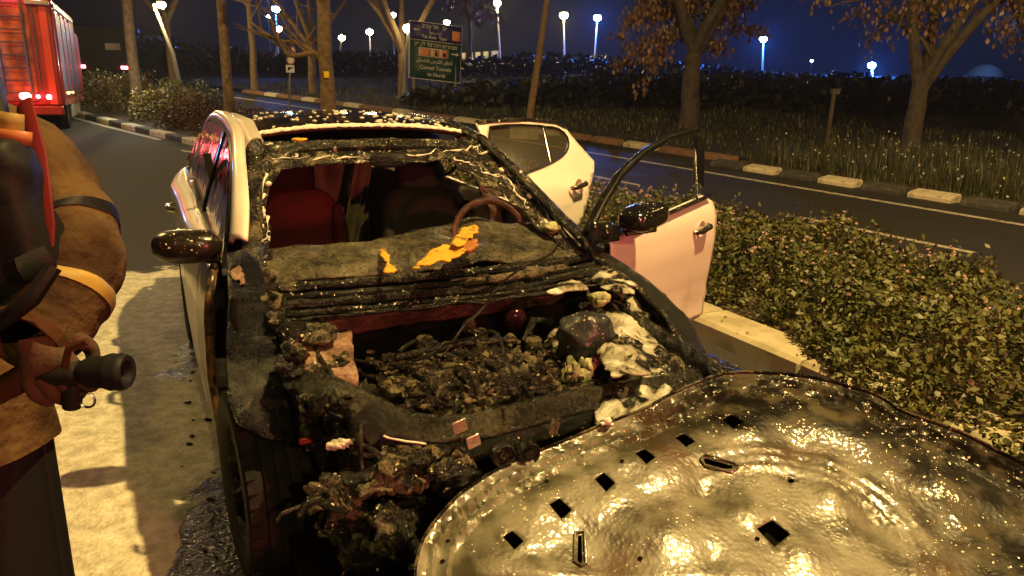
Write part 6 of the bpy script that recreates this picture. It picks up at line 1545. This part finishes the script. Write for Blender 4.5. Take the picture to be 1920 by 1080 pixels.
# bridge parapet, domed building, far canopy
br = empty('bridge', P(840, 100, 78), 0, 'lit flyover parapet behind the road sign', 'bridge')
o_ = P(840, 100, 78)
M['parapet'] = plain('lit_concrete_parapet', (.45, .40, .22), .8)
light('street_lamp_light', P(885, 60, 74), (1, .8, .4), 900, .2); light('street_lamp_light', P(705, 65, 74), (1, .8, .4), 600, .2)  # two lights added to brighten the parapet, without lamp heads
for (x0, y0, x1, y1) in ((676, 104, 726, 98), (858, 100, 935, 95)):
    a, b = P(x0, y0, 78)-o_, P(x1, y1, 78)-o_; mb = MB(); mb.surf(lambda u, v: a.lerp(b, u)+Vector((0, 0, -.75*v)), 8, 1); mb.build('parapet', M['parapet'], br, solid=.3)
    MB().tube([a+Vector((-3, .6, -1.4)), b+Vector((3, .6, -1.4))], .7, 8).build('deck', M['void'], br)
for k, x in enumerate((864, 876, 889, 903, 918)): 
    p = P(x, 100, 77.6)-o_; MB().box(p+Vector((0, 0, -.2)), (.22, .2, 1.9)).build('parapet_post', M['void'], br)
dm = P(1842, 162, 230); dr = .0236*230
do = empty('domed_building', dm, 0, 'distant pale blue-grey dome above the dark trees at right', 'building')
M['dome'] = plain('pale_floodlit_dome', (.35, .42, .5), .7, noise_=(.15, (.25, .3, .38), .4, .6))
light('dome_floodlight', dm+Vector((-8, -22, 16)), (.25, .5, 1), 5500, .5)
MB().lathe([(dr*math.cos(rad(a)), dr*1.05*math.sin(rad(a))) for a in range(0, 91, 6)], (0, 0, .6), 'Z', 48).build('dome', M['dome'], do); MB().lathe([(dr*.98, -9), (dr*.98, .6)], (0, 0, 0), 'Z', 40).build('drum', M['barkgrey'], do)
cn = P(1910, 182, 70); co = empty('filling_station', cn, 0, 'bluish lit canopy roof at the right edge below the blue lamp', 'building')
MB().box((1.0, 0, .25), (3.6, 3, .25)).build('canopy', plain('pale_canopy', (.4, .45, .5), .6), co)
light('canopy_light', cn+Vector((.5, -2.2, .6)), (.2, .45, 1), 120, .1)
for x in (-.2, 1.0, 2.4): MB().lump((x-.4, -.5, .02), (.10, .1, .07), 0, 1, 1, 8, 10).build('canopy_lamp', M['lampblue'], co)
for x in (0, 2.2): MB().tube([(x, 0, .1), (x, 0, -4)], .12, 8).build('canopy_column', M['pole'], co)

# ================================================================ thin smoke and night haze
hm = bpy.data.materials.new('haze'); hm.use_nodes = True; t = hm.node_tree; t.nodes.remove(t.nodes['Principled BSDF'])
pv = t.nodes.new('ShaderNodeVolumePrincipled'); pv.inputs['Color'].default_value = (.85, .88, .92, 1); pv.inputs['Density'].default_value = .0007; pv.inputs['Anisotropy'].default_value = .35
t.links.new(pv.outputs[0], t.nodes['Material Output'].inputs['Volume'])
hz_ = MB().box((20, 110, 12), (420, 340, 28)).build('haze', hm, smooth=False); hz_['kind'] = 'stuff'
hz_['label'] = 'thin smoke and night haze glowing round the lamps'
